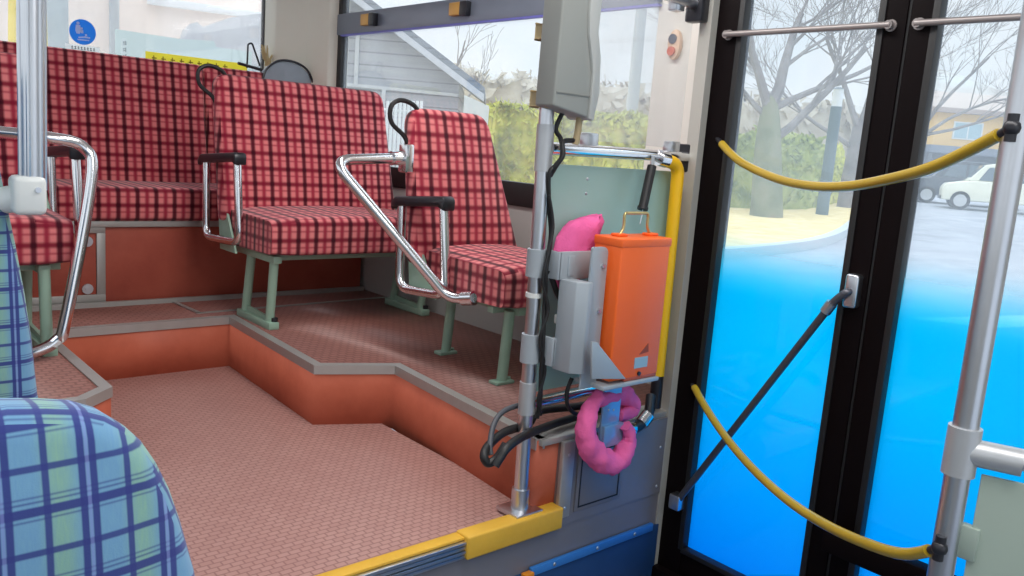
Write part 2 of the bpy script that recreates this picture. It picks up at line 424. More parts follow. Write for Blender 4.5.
# step nosing: yellow strip and fluted steel lip, thicker yellow block by the pole
mb = MB().box((XL, 1.548, -0.002), (1.30, 1.585, 0.006), .002)
struct(mb.build('trim_3', STEPY))
mb = MB()
for k in range(4): mb.box((XL, 1.536 + .002 * (k % 2), -0.012 - .012 * k), (1.298, 1.558, -0.0025 - .012 * k), .002)
struct(mb.build('trim_4', STEEL))
mb = MB().box((1.285, 1.530, -0.052), (1.628, 1.585, 0.012), .006, 3)
struct(mb.build('trim_5', STEPY))
# riser wall that faces the door well
w = MB().box((XL, 1.558, FZ), (2.12, 1.578, -0.056)).box((1.63, 1.553, -0.056), (2.12, 1.578, 0.196)).build('wall_step', METAL_PANEL); struct(w)
MB().box((1.622, 1.545, -0.03), (1.668, 1.560, 0.200), .002).build('corner_trim', ALU, w)
MB().box((1.55, 1.56, 0.196), (2.12, 1.64, 0.214), .002).build('top_trim', ALU, w)
ad = MB().box((1.690, 1.5475, -0.025), (1.885, 1.554, 0.165), .002).build('access_door', METAL_PANEL, w)
mb = MB()
for a, b in (((1.702, 1.546, -.012), (1.706, 1.548, .152)), ((1.702, 1.546, .149), (1.873, 1.548, .153)), ((1.870, 1.546, -.012), (1.874, 1.548, .152)), ((1.702, 1.546, -.013), (1.873, 1.548, -.009))): mb.box(a, b)
mb.build('door_seam', BLACK, ad)
MB().tube([(1.862, 1.549, .10), (1.862, 1.535, .10)], .011).build('lock_knob', BLACKP, ad)
kp = MB().box((1.40, 1.549, FZ), (2.10, 1.559, -0.165), .001).build('kick_panel', BLUE_SPILL, w)
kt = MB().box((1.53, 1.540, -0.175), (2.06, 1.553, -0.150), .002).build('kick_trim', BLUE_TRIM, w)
for x in (1.62, 1.80, 1.97): MB().ball((x, 1.540, -0.162), (.006, .003, .006), 8).build('screw', STEEL, kt)
for x, z in ((1.645, .16), (1.645, .0), (2.07, .1), (2.07, -.03)): MB().ball((x, 1.545 if x < 2 else 1.553, z), (.005, .003, .005), 8).build('screw', STEEL, w)
MB().box((1.50, 1.532, -0.178), (1.535, 1.552, -0.158), .003).build('reflector', plain('amber_reflector', srgb(230, 140, 40), .3), w)

# door-side wall with its window opening: y 1.94..4.10, z 0.765..1.9
wy0, wy1, wz0, wz1 = 1.93, 4.10, 0.765, 1.93
mb = MB()
mb.box((XW, 1.66, -0.3), (XW + .06, YR + .05, wz0), mi=0)
mb.box((XW, wy1, wz0), (XW + .06, YR + .05, 2.05), mi=1)
mb.box((XW, 1.66, wz0), (XW + .06, wy0, 2.05), mi=2)
mb.box((XW, wy0, wz1), (XW + .06, wy1, 2.05), mi=1)
mb.box((XW, -2.2, 1.62), (XW + .06, 1.66, 2.05), mi=0)
mb.box((XW, -2.2, FZ), (XW + .06, 0.30, 1.62), mi=0)
struct(mb.build('wall_right', [WALLG, WALLC, WALLW]))
# rear corner pillar casing, cream, with rounded inner edge
mb = MB().prism([(2.02, YR + .01, 1.0), (2.05, 4.33, 1.0), (2.18, 4.22, 1.0), (2.24, 4.10, 1.0), (XW + .01, 4.085, 1.0), (XW + .01, YR + .01, 1.0)], (0, 0, 1.0), 0.008, 2)
struct(mb.build('trim_6', WALLC))
# rear wall, window opening x -0.1..2.03, z 1.22..1.95
mb = MB().box((XL, YR, 0.0), (XW + .06, YR + .05, 1.24)).box((XL, YR, 1.95), (XW + .06, YR + .05, 2.05)).box((XL, YR, 1.24), (-0.1, YR + .05, 1.95)).box((2.04, YR, 1.24), (XW, YR + .05, 1.95))
struct(mb.build('wall_rear', WALLC))
mb = MB().box((XL - .06, -2.2, FZ - .05), (XL, YR + .05, 0.80)).box((XL - .06, -2.2, 1.75), (XL, YR + .05, 2.05))
for y in (-1.0, 0.3, 1.6, 2.9, 4.2): mb.box((XL - .06, y - .05, .8), (XL, y + .05, 1.75))
struct(mb.build('wall_left', WALLG))
struct(MB().box((XL - .06, -2.2, 2.05), (XW + .06, YR + .05, 2.10)).build('ceiling', WALLW))

# side window: frame, two panes, grey transom with latches
t = thing('window_1', 'bus side window with grey sliding transom and black rubber frame', 'window', (XW, 3.0, wz0)); t['kind'] = 'structure'
fr = MB()
fr.box((XW - .012, wy0, .765), (XW + .03, wy1, .862), .004).box((XW - .012, wy1 - .05, .765), (XW + .03, wy1, wz1), .004).box((XW - .012, wy0, wz1 - .03), (XW + .03, wy1, wz1), .004)
fr.build('frame', BLACK, t)
MB().box((XW - .018, wy0 - .01, 1.515), (XW + .028, wy1 - .002, 1.622), .006).build('transom', TRANSOM, t)
fr = MB().box((XW - .02, wy0 - .01, 1.508), (XW + .0, wy1 - .05, 1.516)); fr.build('transom_seal', plain('violet_grey_seal', srgb(110, 110, 190), .5), t)
for y in (3.74, 3.00):
    l = MB().box((XW - .045, y, 1.545), (XW - .016, y + .075, 1.600), .004).build('latch', plain('brass_latch', srgb(206, 158, 84), .4, .3), t)
    MB().box((XW - .048, y - .05, 1.540), (XW - .016, y - .002, 1.602), .006).build('latch_grip', BLACKP, l)
MB().box((XW + .006, wy0, .86), (XW + .011, wy1 - .05, 1.52)).build('pane', GLASS, t)
MB().box((XW + .006, wy0, 1.62), (XW + .011, wy1 - .05, wz1 - .03)).build('pane', GLASS, t)
# rear window
t = thing('window_2', 'bus rear window behind the long bench', 'window', (1.0, YR, 1.24)); t['kind'] = 'structure'
fr = MB().box((-.1, YR - .01, 1.225), (2.05, YR + .03, 1.252), .003).box((2.022, YR - .01, 1.24), (2.045, YR + .03, 1.95), .003).box((-.1, YR - .01, 1.925), (2.05, YR + .03, 1.95), .003)
fr.build('frame', BLACK, t)
MB().box((-.1, YR + .008, 1.25), (2.03, YR + .013, 1.93)).build('pane', GLASS, t)

# door pillar and button
struct(MB().prism([(2.09, 1.552, FZ), (2.105, 1.605, FZ), (2.20, 1.66, FZ), (XW + .02, 1.68, FZ), (XW + .02, 1.60, FZ), (2.16, 1.60, FZ), (2.14, 1.552, FZ)], (0, 0, 2.4)).build('trim_7', plain('grey_door_pillar', srgb(186, 184, 176), .45, .1, .06, 4)))
b = MB(); c0 = atx(676, 45, XW - .004)
bt = thing('stop_button', 'small oval beige stop button on the pale wall above the partition', 'button', c0)
MB().prism([(c0.x + .004, c0.y + .026 * math.cos(a), c0.z + .05 * math.sin(a)) for a in [2 * math.pi * k / 20 for k in range(20)]], (-.018, 0, 0), .004).build('housing', plain('beige_button', srgb(226, 190, 160), .4), bt)
MB().tube([(c0.x - .012, c0.y + .004, c0.z - .022), (c0.x - .022, c0.y + .004, c0.z - .022)], .015, 14).build('push_button', plain('red_button', srgb(206, 96, 70), .3), bt)
MB().tube([(c0.x - .012, c0.y + .004, c0.z + .018), (c0.x - .019, c0.y + .004, c0.z + .018)], .016, 14).build('lamp_lens', plain('dark_lens', srgb(70, 76, 96), .2), bt)

# ------------------------------------------------------------------ the two-leaf door
DX = 2.15
d = thing('door_1', 'dark framed two leaf bus door with blue film fading up the glass', 'door', (DX, 1.0, FZ)); d['kind'] = 'structure'
def leaf(y0, y1, z0g, frame_l, frame_r):
    """glass y0..y1, frame members outside it"""
    f = MB()
    f.box((DX - .030, y1, FZ + .02), (DX + .02, y1 + frame_l, 1.98), .004)
    f.box((DX - .030, y0 - frame_r, FZ + .02), (DX + .02, y0, 1.98), .004)
    f.box((DX - .026, y0, FZ + .02), (DX + .016, y1, z0g), .004)
    f.box((DX - .026, y0, 1.86), (DX + .016, y1, 1.98), .004)
    fo = f.build('leaf_frame', DOORB, d)
    g = MB()
    g.box((DX - .034, y1 - .006, z0g), (DX - .002, y1 + .012, 1.86), .002).box((DX - .034, y0 - .012, z0g), (DX - .002, y0 + .006, 1.86), .002).box((DX - .034, y0, z0g - .010), (DX - .002, y1, z0g + .006), .002)
    g.build('glazing_seal', BLACK, fo)
    MB().box((DX - .004, y0, z0g), (DX + .001, y1, 1.86)).build('pane', FILM, fo)
    r = MB().tube([(DX - .045, y1 + .045, 1.37), (DX - .045, y0 - .035, 1.37)], .0085)
    r.build('push_rod', plain('dull_rod', srgb(150, 142, 140), .4, .5) if 'dull_rod' not in bpy.data.materials else bpy.data.materials['dull_rod'], fo)
    q = MB()
    for y in (y1 + .04, y0 - .03): q.tube([(DX - .028, y, 1.37), (DX - .050, y, 1.37)], .011).tube([(DX - .030, y, 1.37), (DX - .034, y, 1.37)], .015)
    q.build('rod_bracket', bpy.data.materials['dull_rod'], fo)
leaf(1.058, 1.467, -0.225, 0.122, 0.066)
leaf(0.470, 0.918, -0.225, 0.066, 0.06)
MB().box((DX - .024, .986, FZ + .02), (DX + .012, .992, 1.98)).build('centre_seal', BLACK, d)
MB().box((DX - .085, 0.44, -0.005), (DX - .04, .99, 0.060), .006).build('linkage_bar', DOORB, d)
MB().box((DX - .06, .30, FZ), (DX + .04, 1.59, FZ + .05), .004).build('threshold', DOORB, d)
# diagonal stay rod across the first leaf
s0, s1 = atx(852, 291, DX - .05), atx(676, 503, DX - .05)
sr = MB().tube(fillet([s0 + V((.0, 0, 0)), s0 + V((-.018, .004, -.002)), atx(834, 301, DX - .07), s1], .03), .0105)
sr = sr.build('stay_rod', plain('dark_steel', srgb(96, 96, 104), .35, .7), d)
MB().box(s0 + V((-.012, -.018, -.045)), s0 + V((.022, .018, .045)), .008, 3).build('bracket', STEEL, sr)
qa, qb = atx(832, 303, DX - .07), atx(825, 312, DX - .07); MB().tube([qa, qb], .015).build('rod_collar', STEEL, sr)
MB().box(s1 + V((-.015, -.02, -.02)), s1 + V((.03, .02, .03)), .006, 2).build('bracket', STEEL, sr)

# ------------------------------------------------------------------ rear bench
t = thing('rear_bench', 'long red plaid bench across the back of the bus', 'bench', (1.0, 3.72, PZ))
mb = MB().box((XL + .02, 3.705, .570), (XW - .02, 4.20, .715), .03, 4); mb.build('seat_cushion', RED, t)
for x0, x1 in ((XL + .02, 1.618), (1.624, XW - .03)):
    ux, up = V((1, 0, 0)), V((0, .16, .98)).normalized()
    ln = (1.272 - .68) / up.z
    mb = MB(); padded(mb, rounded([(0, 0), (x1 - x0, 0), (x1 - x0, ln), (0, ln)], [.01, .01, .03, .03]), (x0, 4.20, .68), ux, up, (0, -.98, .16), .10, .006, .022)
    mb.build('backrest', RED, t)
MB().box((XL + .02, 3.742, PZ), (XW - .02, 3.79, .552), .002).build('base_panel', RUSTD, t)
MB().box((XL + .02, 3.728, .545), (XW - .02, 3.76, .572), .003).build('front_trim', ALU, t)
mb = MB()
x0, x1, z0, z1 = .52, 1.035, .225, .548
for a, b in (((x0, z0), (x1, z0 + .035)), ((x0, z1 - .028), (x1, z1)), ((x0, z0 + .035), (x0 + .035, z1 - .028)), ((x1 - .035, z0 + .035), (x1, z1 - .028))): mb.box((a[0], 3.733, a[1]), (b[0], 3.744, b[1]), .002)
ap = mb.build('access_panel_frame', ALU, t)
for x in (.60, .965):
    for z in (.285, .485): MB().tube([(x, 3.744, z), (x, 3.734, z)], .022, 16).tube([(x, 3.735, z), (x, 3.730, z)], .010, 10).build('screw', STEEL, ap)
# shelf between bench and window
struct(MB().box((XL, 4.27, 1.18), (2.06, YR, 1.222)).build('trim_8', WALLG))

# ------------------------------------------------------------------ red passenger seats
def grab_loop(x, y, z, t, s=1):
    pts = [(x + .02 * s, y - .005, z - .14), (x - .005 * s, y + .0, z - .09), (x - .055 * s, y + .01, z - .045), (x - .06 * s, y + .01, z + .01), (x - .02 * s, y + .01, z + .035), (x + .035 * s, y + .005, z + .02), (x + .06 * s, y, z - .02)]
    MB().tube(catmull(pts, 6), .0085, 8).build('grab_loop', BLACK, t)
def armrest(x, y0, y1, ztop, zbot, t, s):
    """U-shaped tube in the y-z plane with a black pad on top"""
    tl = .028
    p = [(x, y0 + .035, ztop - .02 + tl), (x + .003 * s, y0 - .012, zbot + .012), (x + .003 * s, y1 - .045, zbot - .01), (x, y1 - .03, ztop - .02)]
    a = MB().tube(fillet(p, .06, 7), .0165, 12).build('armrest', CHROME, t)
    pts = [(x, y0 + .002, ztop - .046), (x, y0, ztop - .01), (x, y0 + .012, ztop + .006), (x, y1 - .02, ztop + .006), (x, y1 + .008, ztop - .012), (x, y1 + .006, ztop - .042), (x, y1 - .03, ztop - .03), (x, y0 + .04, ztop - .03)]
    pts = [(q[0], q[1], q[2] + tl * (y1 - q[1]) / (y1 - y0)) for q in pts]
    MB().prism([(q[0] - .026, q[1], q[2]) for q in pts], (.052, 0, 0), .008, 2).build('pad', BLACKP, a)
    return a
def red_seat(label, x0, x1, yf, yb, zc0, zc1, ztop, top_in, leg_ys, legxs, aisle, arm, rail, loop, foot_len, back_dx=0.0, back_dw=0.0, leg_dx=(0, 0)):
    t = thing('passenger_seat', label, 'seat', ((x0 + x1) / 2, (yf + yb) / 2, PZ))
    # cushion: rounded front, slightly crowned top
    prof = rounded([(yf, zc0), (yb, zc0 - .01), (yb, zc1 + .015), (yf, zc1 + .005)], [.02, .02, .02, .04], 5)
    bm = bmesh.new(); nseg = 8; rings = []
    for k in range(nseg + 1):
        f = k / nseg; x = x0 + (x1 - x0) * f; e = max(0, 1 - min(f, 1 - f) / .06)
        cy, cz = (yf + yb) / 2, (zc0 + zc1) / 2
        sh = 1 - .03 * e * e
        cr = .012 * math.sin(math.pi * f)
        rings.append([bm.verts.new((x, cy + (py - cy) * sh, cz + (pz - cz) * (sh - .06 * e * e) + (cr if pz > cz else 0))) for py, pz in prof])
    m = len(prof)
    for k in range(nseg):
        for i in range(m): bm.faces.new((rings[k][i], rings[k][(i + 1) % m], rings[k + 1][(i + 1) % m], rings[k + 1][i]))
    bm.faces.new(rings[0]); bm.faces.new(list(reversed(rings[-1])))
    bmesh.ops.recalc_face_normals(bm, faces=bm.faces)
    MB().frombm(bm).build('seat_cushion', RED, t, 60)
    # backrest
    up = V((0, .19, .98)).normalized(); nrm = V((0, -.98, .19)).normalized()
    ln = (ztop - (zc1 - .05)) / up.z; w = x1 - x0 + back_dw
    ol = rounded([(0, 0), (w, 0), (w - top_in, ln), (0 + top_in * .15, ln)], [.02, .02, .06, .06], 6)
    mb = MB(); padded(mb, ol, (x0 + back_dx, yb + .06, zc1 - .05), (1, 0, 0), up, nrm, .075, .012, .030)
    mb.build('backrest', RED, t)
    # green steel frame under the seat
    mb = MB()
    for x in legxs:
        mb.box((x - .018, yf + .04, zc0 - .035), (x + .018, yb + .10, zc0 - .005), .004)
    mb.box((x0 + .03, yf + .09, zc0 - .03), (x1 - .02, yf + .12, zc0 - .006), .003).box((x0 + .03, yb - .06, zc0 - .03), (x1 - .02, yb - .03, zc0 - .006), .003)
    xs = x0 - .012 if aisle < 0 else x1 + .012
    mb.prism([(xs - .005, yb - .10, zc0 - .03), (xs - .005, yb + .06, zc0 - .03), (xs - .005, yb + .10, zc1 + .10), (xs - .005, yb + .06, zc1 + .10)], (.010, 0, 0), .002)
    mb.build('seat_frame', MINT, t)
    for x in legxs:
        for k, (ly, foot) in enumerate(leg_ys):
            MB().tube([(x + leg_dx[k], ly, zc0 - .02), (x + leg_dx[k], foot, PZ + .01)], .0185, 12).build('leg', MINT, t)
        if foot_len:
            ya, yb_ = min(f for _, f in leg_ys), max(f for _, f in leg_ys)
            fb = MB().box((x - .022, ya - .045, PZ), (x + .022, yb_ + .04, PZ + .03), .004)
            fb.prism([(x - .006, ya, PZ + .02), (x - .006, yb_, PZ + .02), (x - .006, yb_, PZ + .055), (x - .006, ya, PZ + .045)], (.012, 0, 0))
            fb = fb.build('foot_rail', MINT, t)
            for yy in (ya - .025, yb_ + .02): MB().tube([(x + .01, yy, PZ + .028), (x + .01, yy, PZ + .046)], .013, 8).build('bolt', BLACKP, fb)
        else:
            for k, (_, ft) in enumerate(leg_ys):
                xk = x + leg_dx[k]
                MB().box((xk - .04, ft - .022, PZ), (xk + .04, ft + .022, PZ + .012), .003).tube([(xk + .028, ft, PZ + .01), (xk + .028, ft, PZ + .02)], .009, 8).build('foot_plate', MINT, t)
    if arm: armrest(*arm, t, -1 if aisle < 0 else 1)
    if rail:
        g = MB().tube(fillet(rail, .075, 8), .019, 14).build('grab_rail', CHROME, t)
        e = rail[0]; f = rail[-1]
        MB().box(V(e) + V((-.012, -.028, -.035)), V(e) + V((.022, .02, .035)), .006).tube([V(e) + V((-.05 if aisle < 0 else .05, 0, -.002)), V(e)], .024, 12).build('rail_bracket', CHROME, g)
        MB().tube([V(f) + (V(rail[-2]) - V(f)).normalized() * .03, V(f)], .024, 12).build('rail_bracket', CHROME, g)
    if loop: grab_loop(*loop, t, 1 if aisle < 0 else -1)
    return t
red_seat('double red plaid seat by the side window, in front of the bench', 1.43, 2.265, 3.0, 3.40, .515, .652, 1.205, .04, [(3.07, 3.10), (3.28, 3.33)], (1.475, 2.215), -1,
         (1.385, 3.20, 3.58, .868, .535), None, (1.40, 3.52, 1.205), True, -.035, .03)
red_seat('single narrow red plaid seat next to the door partition', 1.735, 2.185, 1.97, 2.42, .485, .610, 1.105, .135, [(2.04, 2.055), (2.44, 2.46)], (1.852,), -1,
         None, None, (1.70, 2.53, 1.10), False, -.045, .055, (-.03, .035))
single = [o for o in C.objects if o.name.startswith('passenger_seat')][-1]
a0 = armrest(1.70, 2.245, 2.56, .790, .475, single, -1)
g = [at(402, 158, 2.50), at(332, 160, 2.46), at(449, 299, 2.22), at(474, 298, 2.12)]
gr = MB().tube(fillet(g, .075, 10), .018, 14).build('grab_rail', CHROME, single)
MB().box(g[0] + V((-.006, -.035, -.05)), g[0] + V((.028, .015, .05)), .006).tube([g[0], g[0] + (g[1] - g[0]).normalized() * .05], .025, 14).build('rail_bracket', CHROME, gr)
MB().tube([g[3], g[3] + (g[2] - g[3]).normalized() * .045], .025, 14).tube([g[3], g[3] + V((.06, 0, 0))], .016, 10).build('rail_bracket', CHROME, gr)
red_seat('red plaid seat half hidden behind the left pole', XL + .04, .735, 3.0, 3.40, .510, .655, 1.19, .0, [(3.05, 3.02), (3.30, 3.33)], (-.02, .655), 1,
         (.765, 3.06, 3.46, .868, .535), None, None, True)
left = [o for o in C.objects if o.name.startswith('passenger_seat')][-1]
g = [at(-25, 130, 3.05), at(45, 137, 3.0), at(84, 148, 3.0), at(91, 182, 2.98), at(66, 318, 2.93), at(57, 340, 2.93), at(35, 352, 2.93), at(8, 356, 2.95)]
gr = MB().tube(catmull(g, 8), .019, 14).build('grab_rail', CHROME, left)

# ------------------------------------------------------------------ blue seats in the foreground
def blue_seat(label, outline, yb, z0, lean, cushion, floor_z, thick):
    """outline: (x, z) pairs on the plane y = yb; backrest softly padded, cushion and pedestal in front"""
    xs = [p[0] for p in outline]
    t = thing('passenger_seat', label, 'seat', (sum(xs) / len(xs), yb, floor_z))
    zb = min(p[1] for p in outline)
    up = V((0, lean, 1)); nrm = V((0, -1, lean)).normalized()
    ol = [(p[0], p[1] - zb) for p in outline]
    mb = MB(); padded(mb, ol, (0, yb + thick, zb), (1, 0, 0), up, nrm, thick, .012, min(.034, thick * .4))
    mb.build('backrest', BLUE, t)
    x0, x1, yf, zc = cushion
    MB().box((x0, yf, zc - .11), (x1, yb + thick * .6, zc), .035, 4).build('seat_cushion', BLUE, t)
    MB().box((x0 + .02, yf + .05, zc - .15), (x1 - .02, yb + .05, zc - .105), .004).build('seat_frame', MINT, t)
    for x in (x0 + .05, x1 - .05):
        for y in (yf + .08, yb + .02): MB().tube([(x, y, zc - .14), (x, y, floor_z)], .018, 10).build('leg', MINT, t)
    return t
def pl(pix, y): return [(at(u, v, y).x, at(u, v, y).z) for u, v in pix]
Y1 = 1.95
edge = pl([(-6, 118), (2, 150), (11, 200), (21, 250), (29, 295), (36, 345), (41, 400)], Y1)
edge = [(p[0], p[1]) for p in edge]
ol = [(XL + .03, edge[-1][1] - .02), (edge[-1][0] + .004, edge[-1][1] - .02)] + list(reversed(edge)) + [(edge[0][0] - .04, edge[0][1] + .07), (edge[0][0] - .10, edge[0][1] + .095), (XL + .09, edge[0][1] + .10), (XL + .04, edge[0][1] + .05)]
blue_seat('tall blue plaid seat back, the farther of two at the left edge', ol, Y1, 0, .06, (XL + .04, .26, 1.60, .42), 0.0, .09)
Y2 = .82
edge = pl([(20, 430), (60, 429), (94, 430), (121, 437), (142, 449), (159, 464), (172, 483), (184, 508), (194, 540), (206, 588), (215, 650)], Y2)
ol = [(XL + .03, edge[-1][1])] + list(reversed(edge)) + [(edge[0][0] - .06, edge[0][1] - .003), (XL + .11, edge[0][1] - .02), (XL + .05, edge[0][1] - .07)]
blue_seat('rounded blue plaid seat back nearest the camera at bottom left', ol, Y2, 0, .10, (XL + .04, .27, .42, .10), FZ, .10)

# ------------------------------------------------------------------ poles
PB, PT = at(519.5, 508, 1.59), at(553.5, 15, 1.59)
def polex(z): return PB.x + (PT.x - PB.x) * (z - PB.z) / (PT.z - PB.z)
def ring(z, r=.026, h=.012): return MB().tube([(polex(z - h), 1.59, z - h), (polex(z + h), 1.59, z + h)], r, 20)
t = thing('grab_pole', 'steel grab pole on a square foot at the yellow step edge', 'pole', (PB.x, 1.59, 0.006))
MB().tube([(polex(0.0), 1.59, 0.01), (polex(2.04), 1.59, 2.04)], .0195, 20).build('pole', STEEL, t)
MB().box((PB.x - .048, 1.545, .006), (PB.x + .048, 1.635, .018), .002).tube([(PB.x, 1.59, .015), (polex(.075), 1.59, .075)], .025, 20).build('base_flange', STEEL, t)
for z, h in ((.335, .045), (1.005, .060)):
    MB().tube([(polex(z - h), 1.59, z - h), (polex(z + h), 1.59, z + h)], .0228, 20).build('coupling', plain('cast_coupling', srgb(190, 192, 194), .4, .5), t)
for z in (.455, .62): ring(z, .023, .006).build('cable_tie', WHITEP, t)

t = thing('grab_pole', 'thick ribbed steel pole ending in a white socket at top left', 'pole', at(32, 205, 1.95))
p0, p1 = at(33, 190, 1.95), at(31, -60, 1.95)
mb = MB(); mb.tube([p0, p1], .0225, 20)
for k in range(6):
    a = math.pi * k / 3; q = V((math.cos(a), math.sin(a), 0)) * .0225; mb.tube([p0 + q, p1 + q], .0045, 8)
mb.build('pole', STEEL, t)
sk = MB().box(at(45, 214, 1.95) + V((-.062, -.032, 0)), at(45, 176, 1.95) + V((-.002, .032, 0)), .012, 3)
sk = sk.tube([at(30, 196, 1.95), at(5, 200, 1.99)], .028, 14).build('socket', WHITEP, t)
c = at(38, 190, 1.95 - .032); MB().tube([c + V((0, .003, 0)), c + V((0, -.004, 0))], .006, 8).build('screw', STEEL, sk)

t = thing('grab_pole', 'steel grab pole in front of the door at the right edge', 'pole', (1.505, .5, FZ))
MB().tube([(1.505, .5, FZ), (1.505, .5, 2.04)], .021, 20).build('pole', STEEL, t)
CAST = bpy.data.materials['cast_coupling']
MB().tube([(1.505, .5, .505), (1.505, .5, .59)], .027, 20).tube([(1.505, .5, .548), (1.505 + .09 * math.sin(.33), .5 - .09 * math.cos(.33), .548)], .0235, 18).build('tee_coupling', CAST, t)
MB().box((1.455, .45, FZ), (1.555, .55, FZ + .012), .002).build('base_flange', STEEL, t)
dirv = V((math.sin(.33), -math.cos(.33), 0))
t2 = thing('side_panel', 'grey green panel under a steel rail at the lower right corner', 'panel', V((1.505, .5, FZ)) + dirv * .3)
e0 = V((1.505, .5, .548))
MB().tube([e0 + dirv * .085, e0 + dirv * .9], .0135, 16).build('rail', STEEL, t2)
n2 = V((dirv.y, -dirv.x, 0))
a, b = V((1.505, .5, 0)) + dirv * .035, V((1.505, .5, 0)) + dirv * .9
MB().prism([V((a.x, a.y, -.25)), V((b.x, b.y, -.25)), V((b.x, b.y, .515)), V((a.x, a.y, .515))], n2 * .008, .002).build('board', PANEL_GREY, t2)
q = V((1.505, .5, 0)) + dirv * .03
mb = MB()
for z in (.36, -.05): MB().box(V((q.x - .010, q.y - .02, z)), V((q.x + .010, q.y + .012, z + .06)), .003).build('hinge', PANEL_GREY, t2)

# yellow hose chains from the door pillar to the right pole
def chain(label, a, b, pix, ys):
    t = thing('barrier_hose', label, 'barrier', a)
    pts = [V(a)] + [at(u, v, y) for (u, v), y in zip(pix, ys)] + [V(b)]
    path = catmull(pts, 8)
    MB().tube(path[3:-3], .0112, 14).build('hose', HOSE, t)
    for e, f in ((path[0], path[4]), (path[-1], path[-5])):
        MB().tube([V(e), V(e) * .4 + V(f) * .6], .0075, 10).ball(e, .014, 10).tube([V(e) + V((.0, 0, -.022)), V(e) + V((0, 0, .022))], .009, 10).build('end_hook', BLACKP, t)
def lerp_y(y0, y1, n): return [y0 + (y1 - y0) * (k + 1) / (n + 1) for k in range(n)]
A, B = at(716, 137, 1.522), V((1.483, .5, 1.09))
pix = [(738, 160), (775, 178), (812, 186), (850, 186), (890, 179), (930, 168), (970, 150)]
ys = []
for u, v in pix:
    f = (u - 716) / (1000 - 716)
    # walk the straight ground line between the ends: find y where the ray crosses it
    r = ray(u, v); dx, dy = B.x - A.x, B.y - A.y
    tt = (A.x * dy - A.y * dx) / (r.x * dy - r.y * dx); ys.append(r.y * tt)
chain('upper sagging yellow hose across the door glass', A, B, pix, ys)
A, B = at(690, 379, 1.522), V((1.480, .5, .375))
pix = [(706, 408), (728, 440), (756, 472), (790, 502), (828, 526), (868, 544), (905, 554)]
ys = []
for u, v in pix:
    r = ray(u, v); dx, dy = B.x - A.x, B.y - A.y
    tt = (A.x * dy - A.y * dx) / (r.x * dy - r.y * dx); ys.append(r.y * tt)
chain('lower sagging yellow hose across the blue part of the door', A, B, pix, ys)

# ------------------------------------------------------------------ partition between seat and door
YP = 1.61
t = thing('partition', 'pale green partition with clear sheet and yellow bent rail beside the door', 'partition', (1.80, YP, .21))
MB().prism([(x, YP + .012, z) for x, z in rounded([(1.545, .335), (2.085, .335), (2.085, .965), (1.545, .965)], .03)], (0, .008, 0)).build('panel', PANEL, t)
for x in (1.70, 1.95):
    for z in (.93, .89): MB().ball((x, YP + .012, z), (.005, .003, .005), 8).build('rivet', STEEL, t)
MB().prism([(x, YP + .01, z) for x, z in rounded([(1.585, 1.035), (2.09, 1.035), (2.09, 1.44), (1.585, 1.44)], .012)], (0, .005, 0)).build('clear_sheet', ACRYL, t)
tr = MB().tube([(polex(1.0) + .02, 1.59, 1.005), (2.10, 1.60, 1.010)], .0165, 16).build('top_rail', CHROME, t)
for x in (1.685, 2.045):
    MB().box((x - .022, YP - .012, 1.01), (x + .022, YP + .022, 1.055), .005).build('clip', STEEL, tr)
MB().box((2.10, 1.575, .965), (2.118, 1.635, 1.05), .004).build('wall_flange', BLACKP, tr)
ur = MB().tube([(polex(1.47) + .02, 1.59, 1.468), (2.06, 1.60, 1.455)], .0155, 16).build('upper_rail', STEEL, t)
MB().box((2.06, 1.57, 1.405), (2.10, 1.63, 1.50), .006).build('wall_flange', BLACKP, ur)
MB().box((1.98, YP - .012, 1.425), (2.02, YP + .022, 1.462), .005).build('clip', STEEL, ur)
yr = MB().tube(fillet([(1.970, 1.585, .998), (2.050, 1.585, .988), (2.058, 1.585, .33)], .10, 10), .0195, 18).build('yellow_rail', YELLOW, t)
MB().tube([(1.955, 1.588, 1.003), (1.990, 1.586, .998)], .0235, 16).build('elbow_coupling', CHROME, yr)
MB().tube([(2.058, 1.585, .335), (2.060, 1.585, .225)], .019, 16).build('rail_sleeve', BLACKP, yr)
MB().tube([(polex(.31) + .02, 1.59, .315), (2.085, 1.600, .330)], .0155, 16).build('lower_rail', CHROME, t)

# black emergency hammer handle hanging from the rail elbow
h0, h1 = at(652, 166, 1.575), at(643, 207, 1.56)
t = thing('emergency_hammer', 'black rod handle hanging from the rail above the orange box', 'hammer', h0)
MB().tube([h0, h1], .0135, 14).tube([h1, h1 + (h1 - h0).normalized() * .008], .016, 14).build('handle', BLACK, t)
MB().tube([h0 + V((0, 0, .03)), h0], .006, 8).build('clip', STEEL, t)
MB().tube(catmull([h1, at(642, 215, 1.545), at(640, 224, 1.53)], 5), .0018, 6).build('cord', GREYBOX, t)

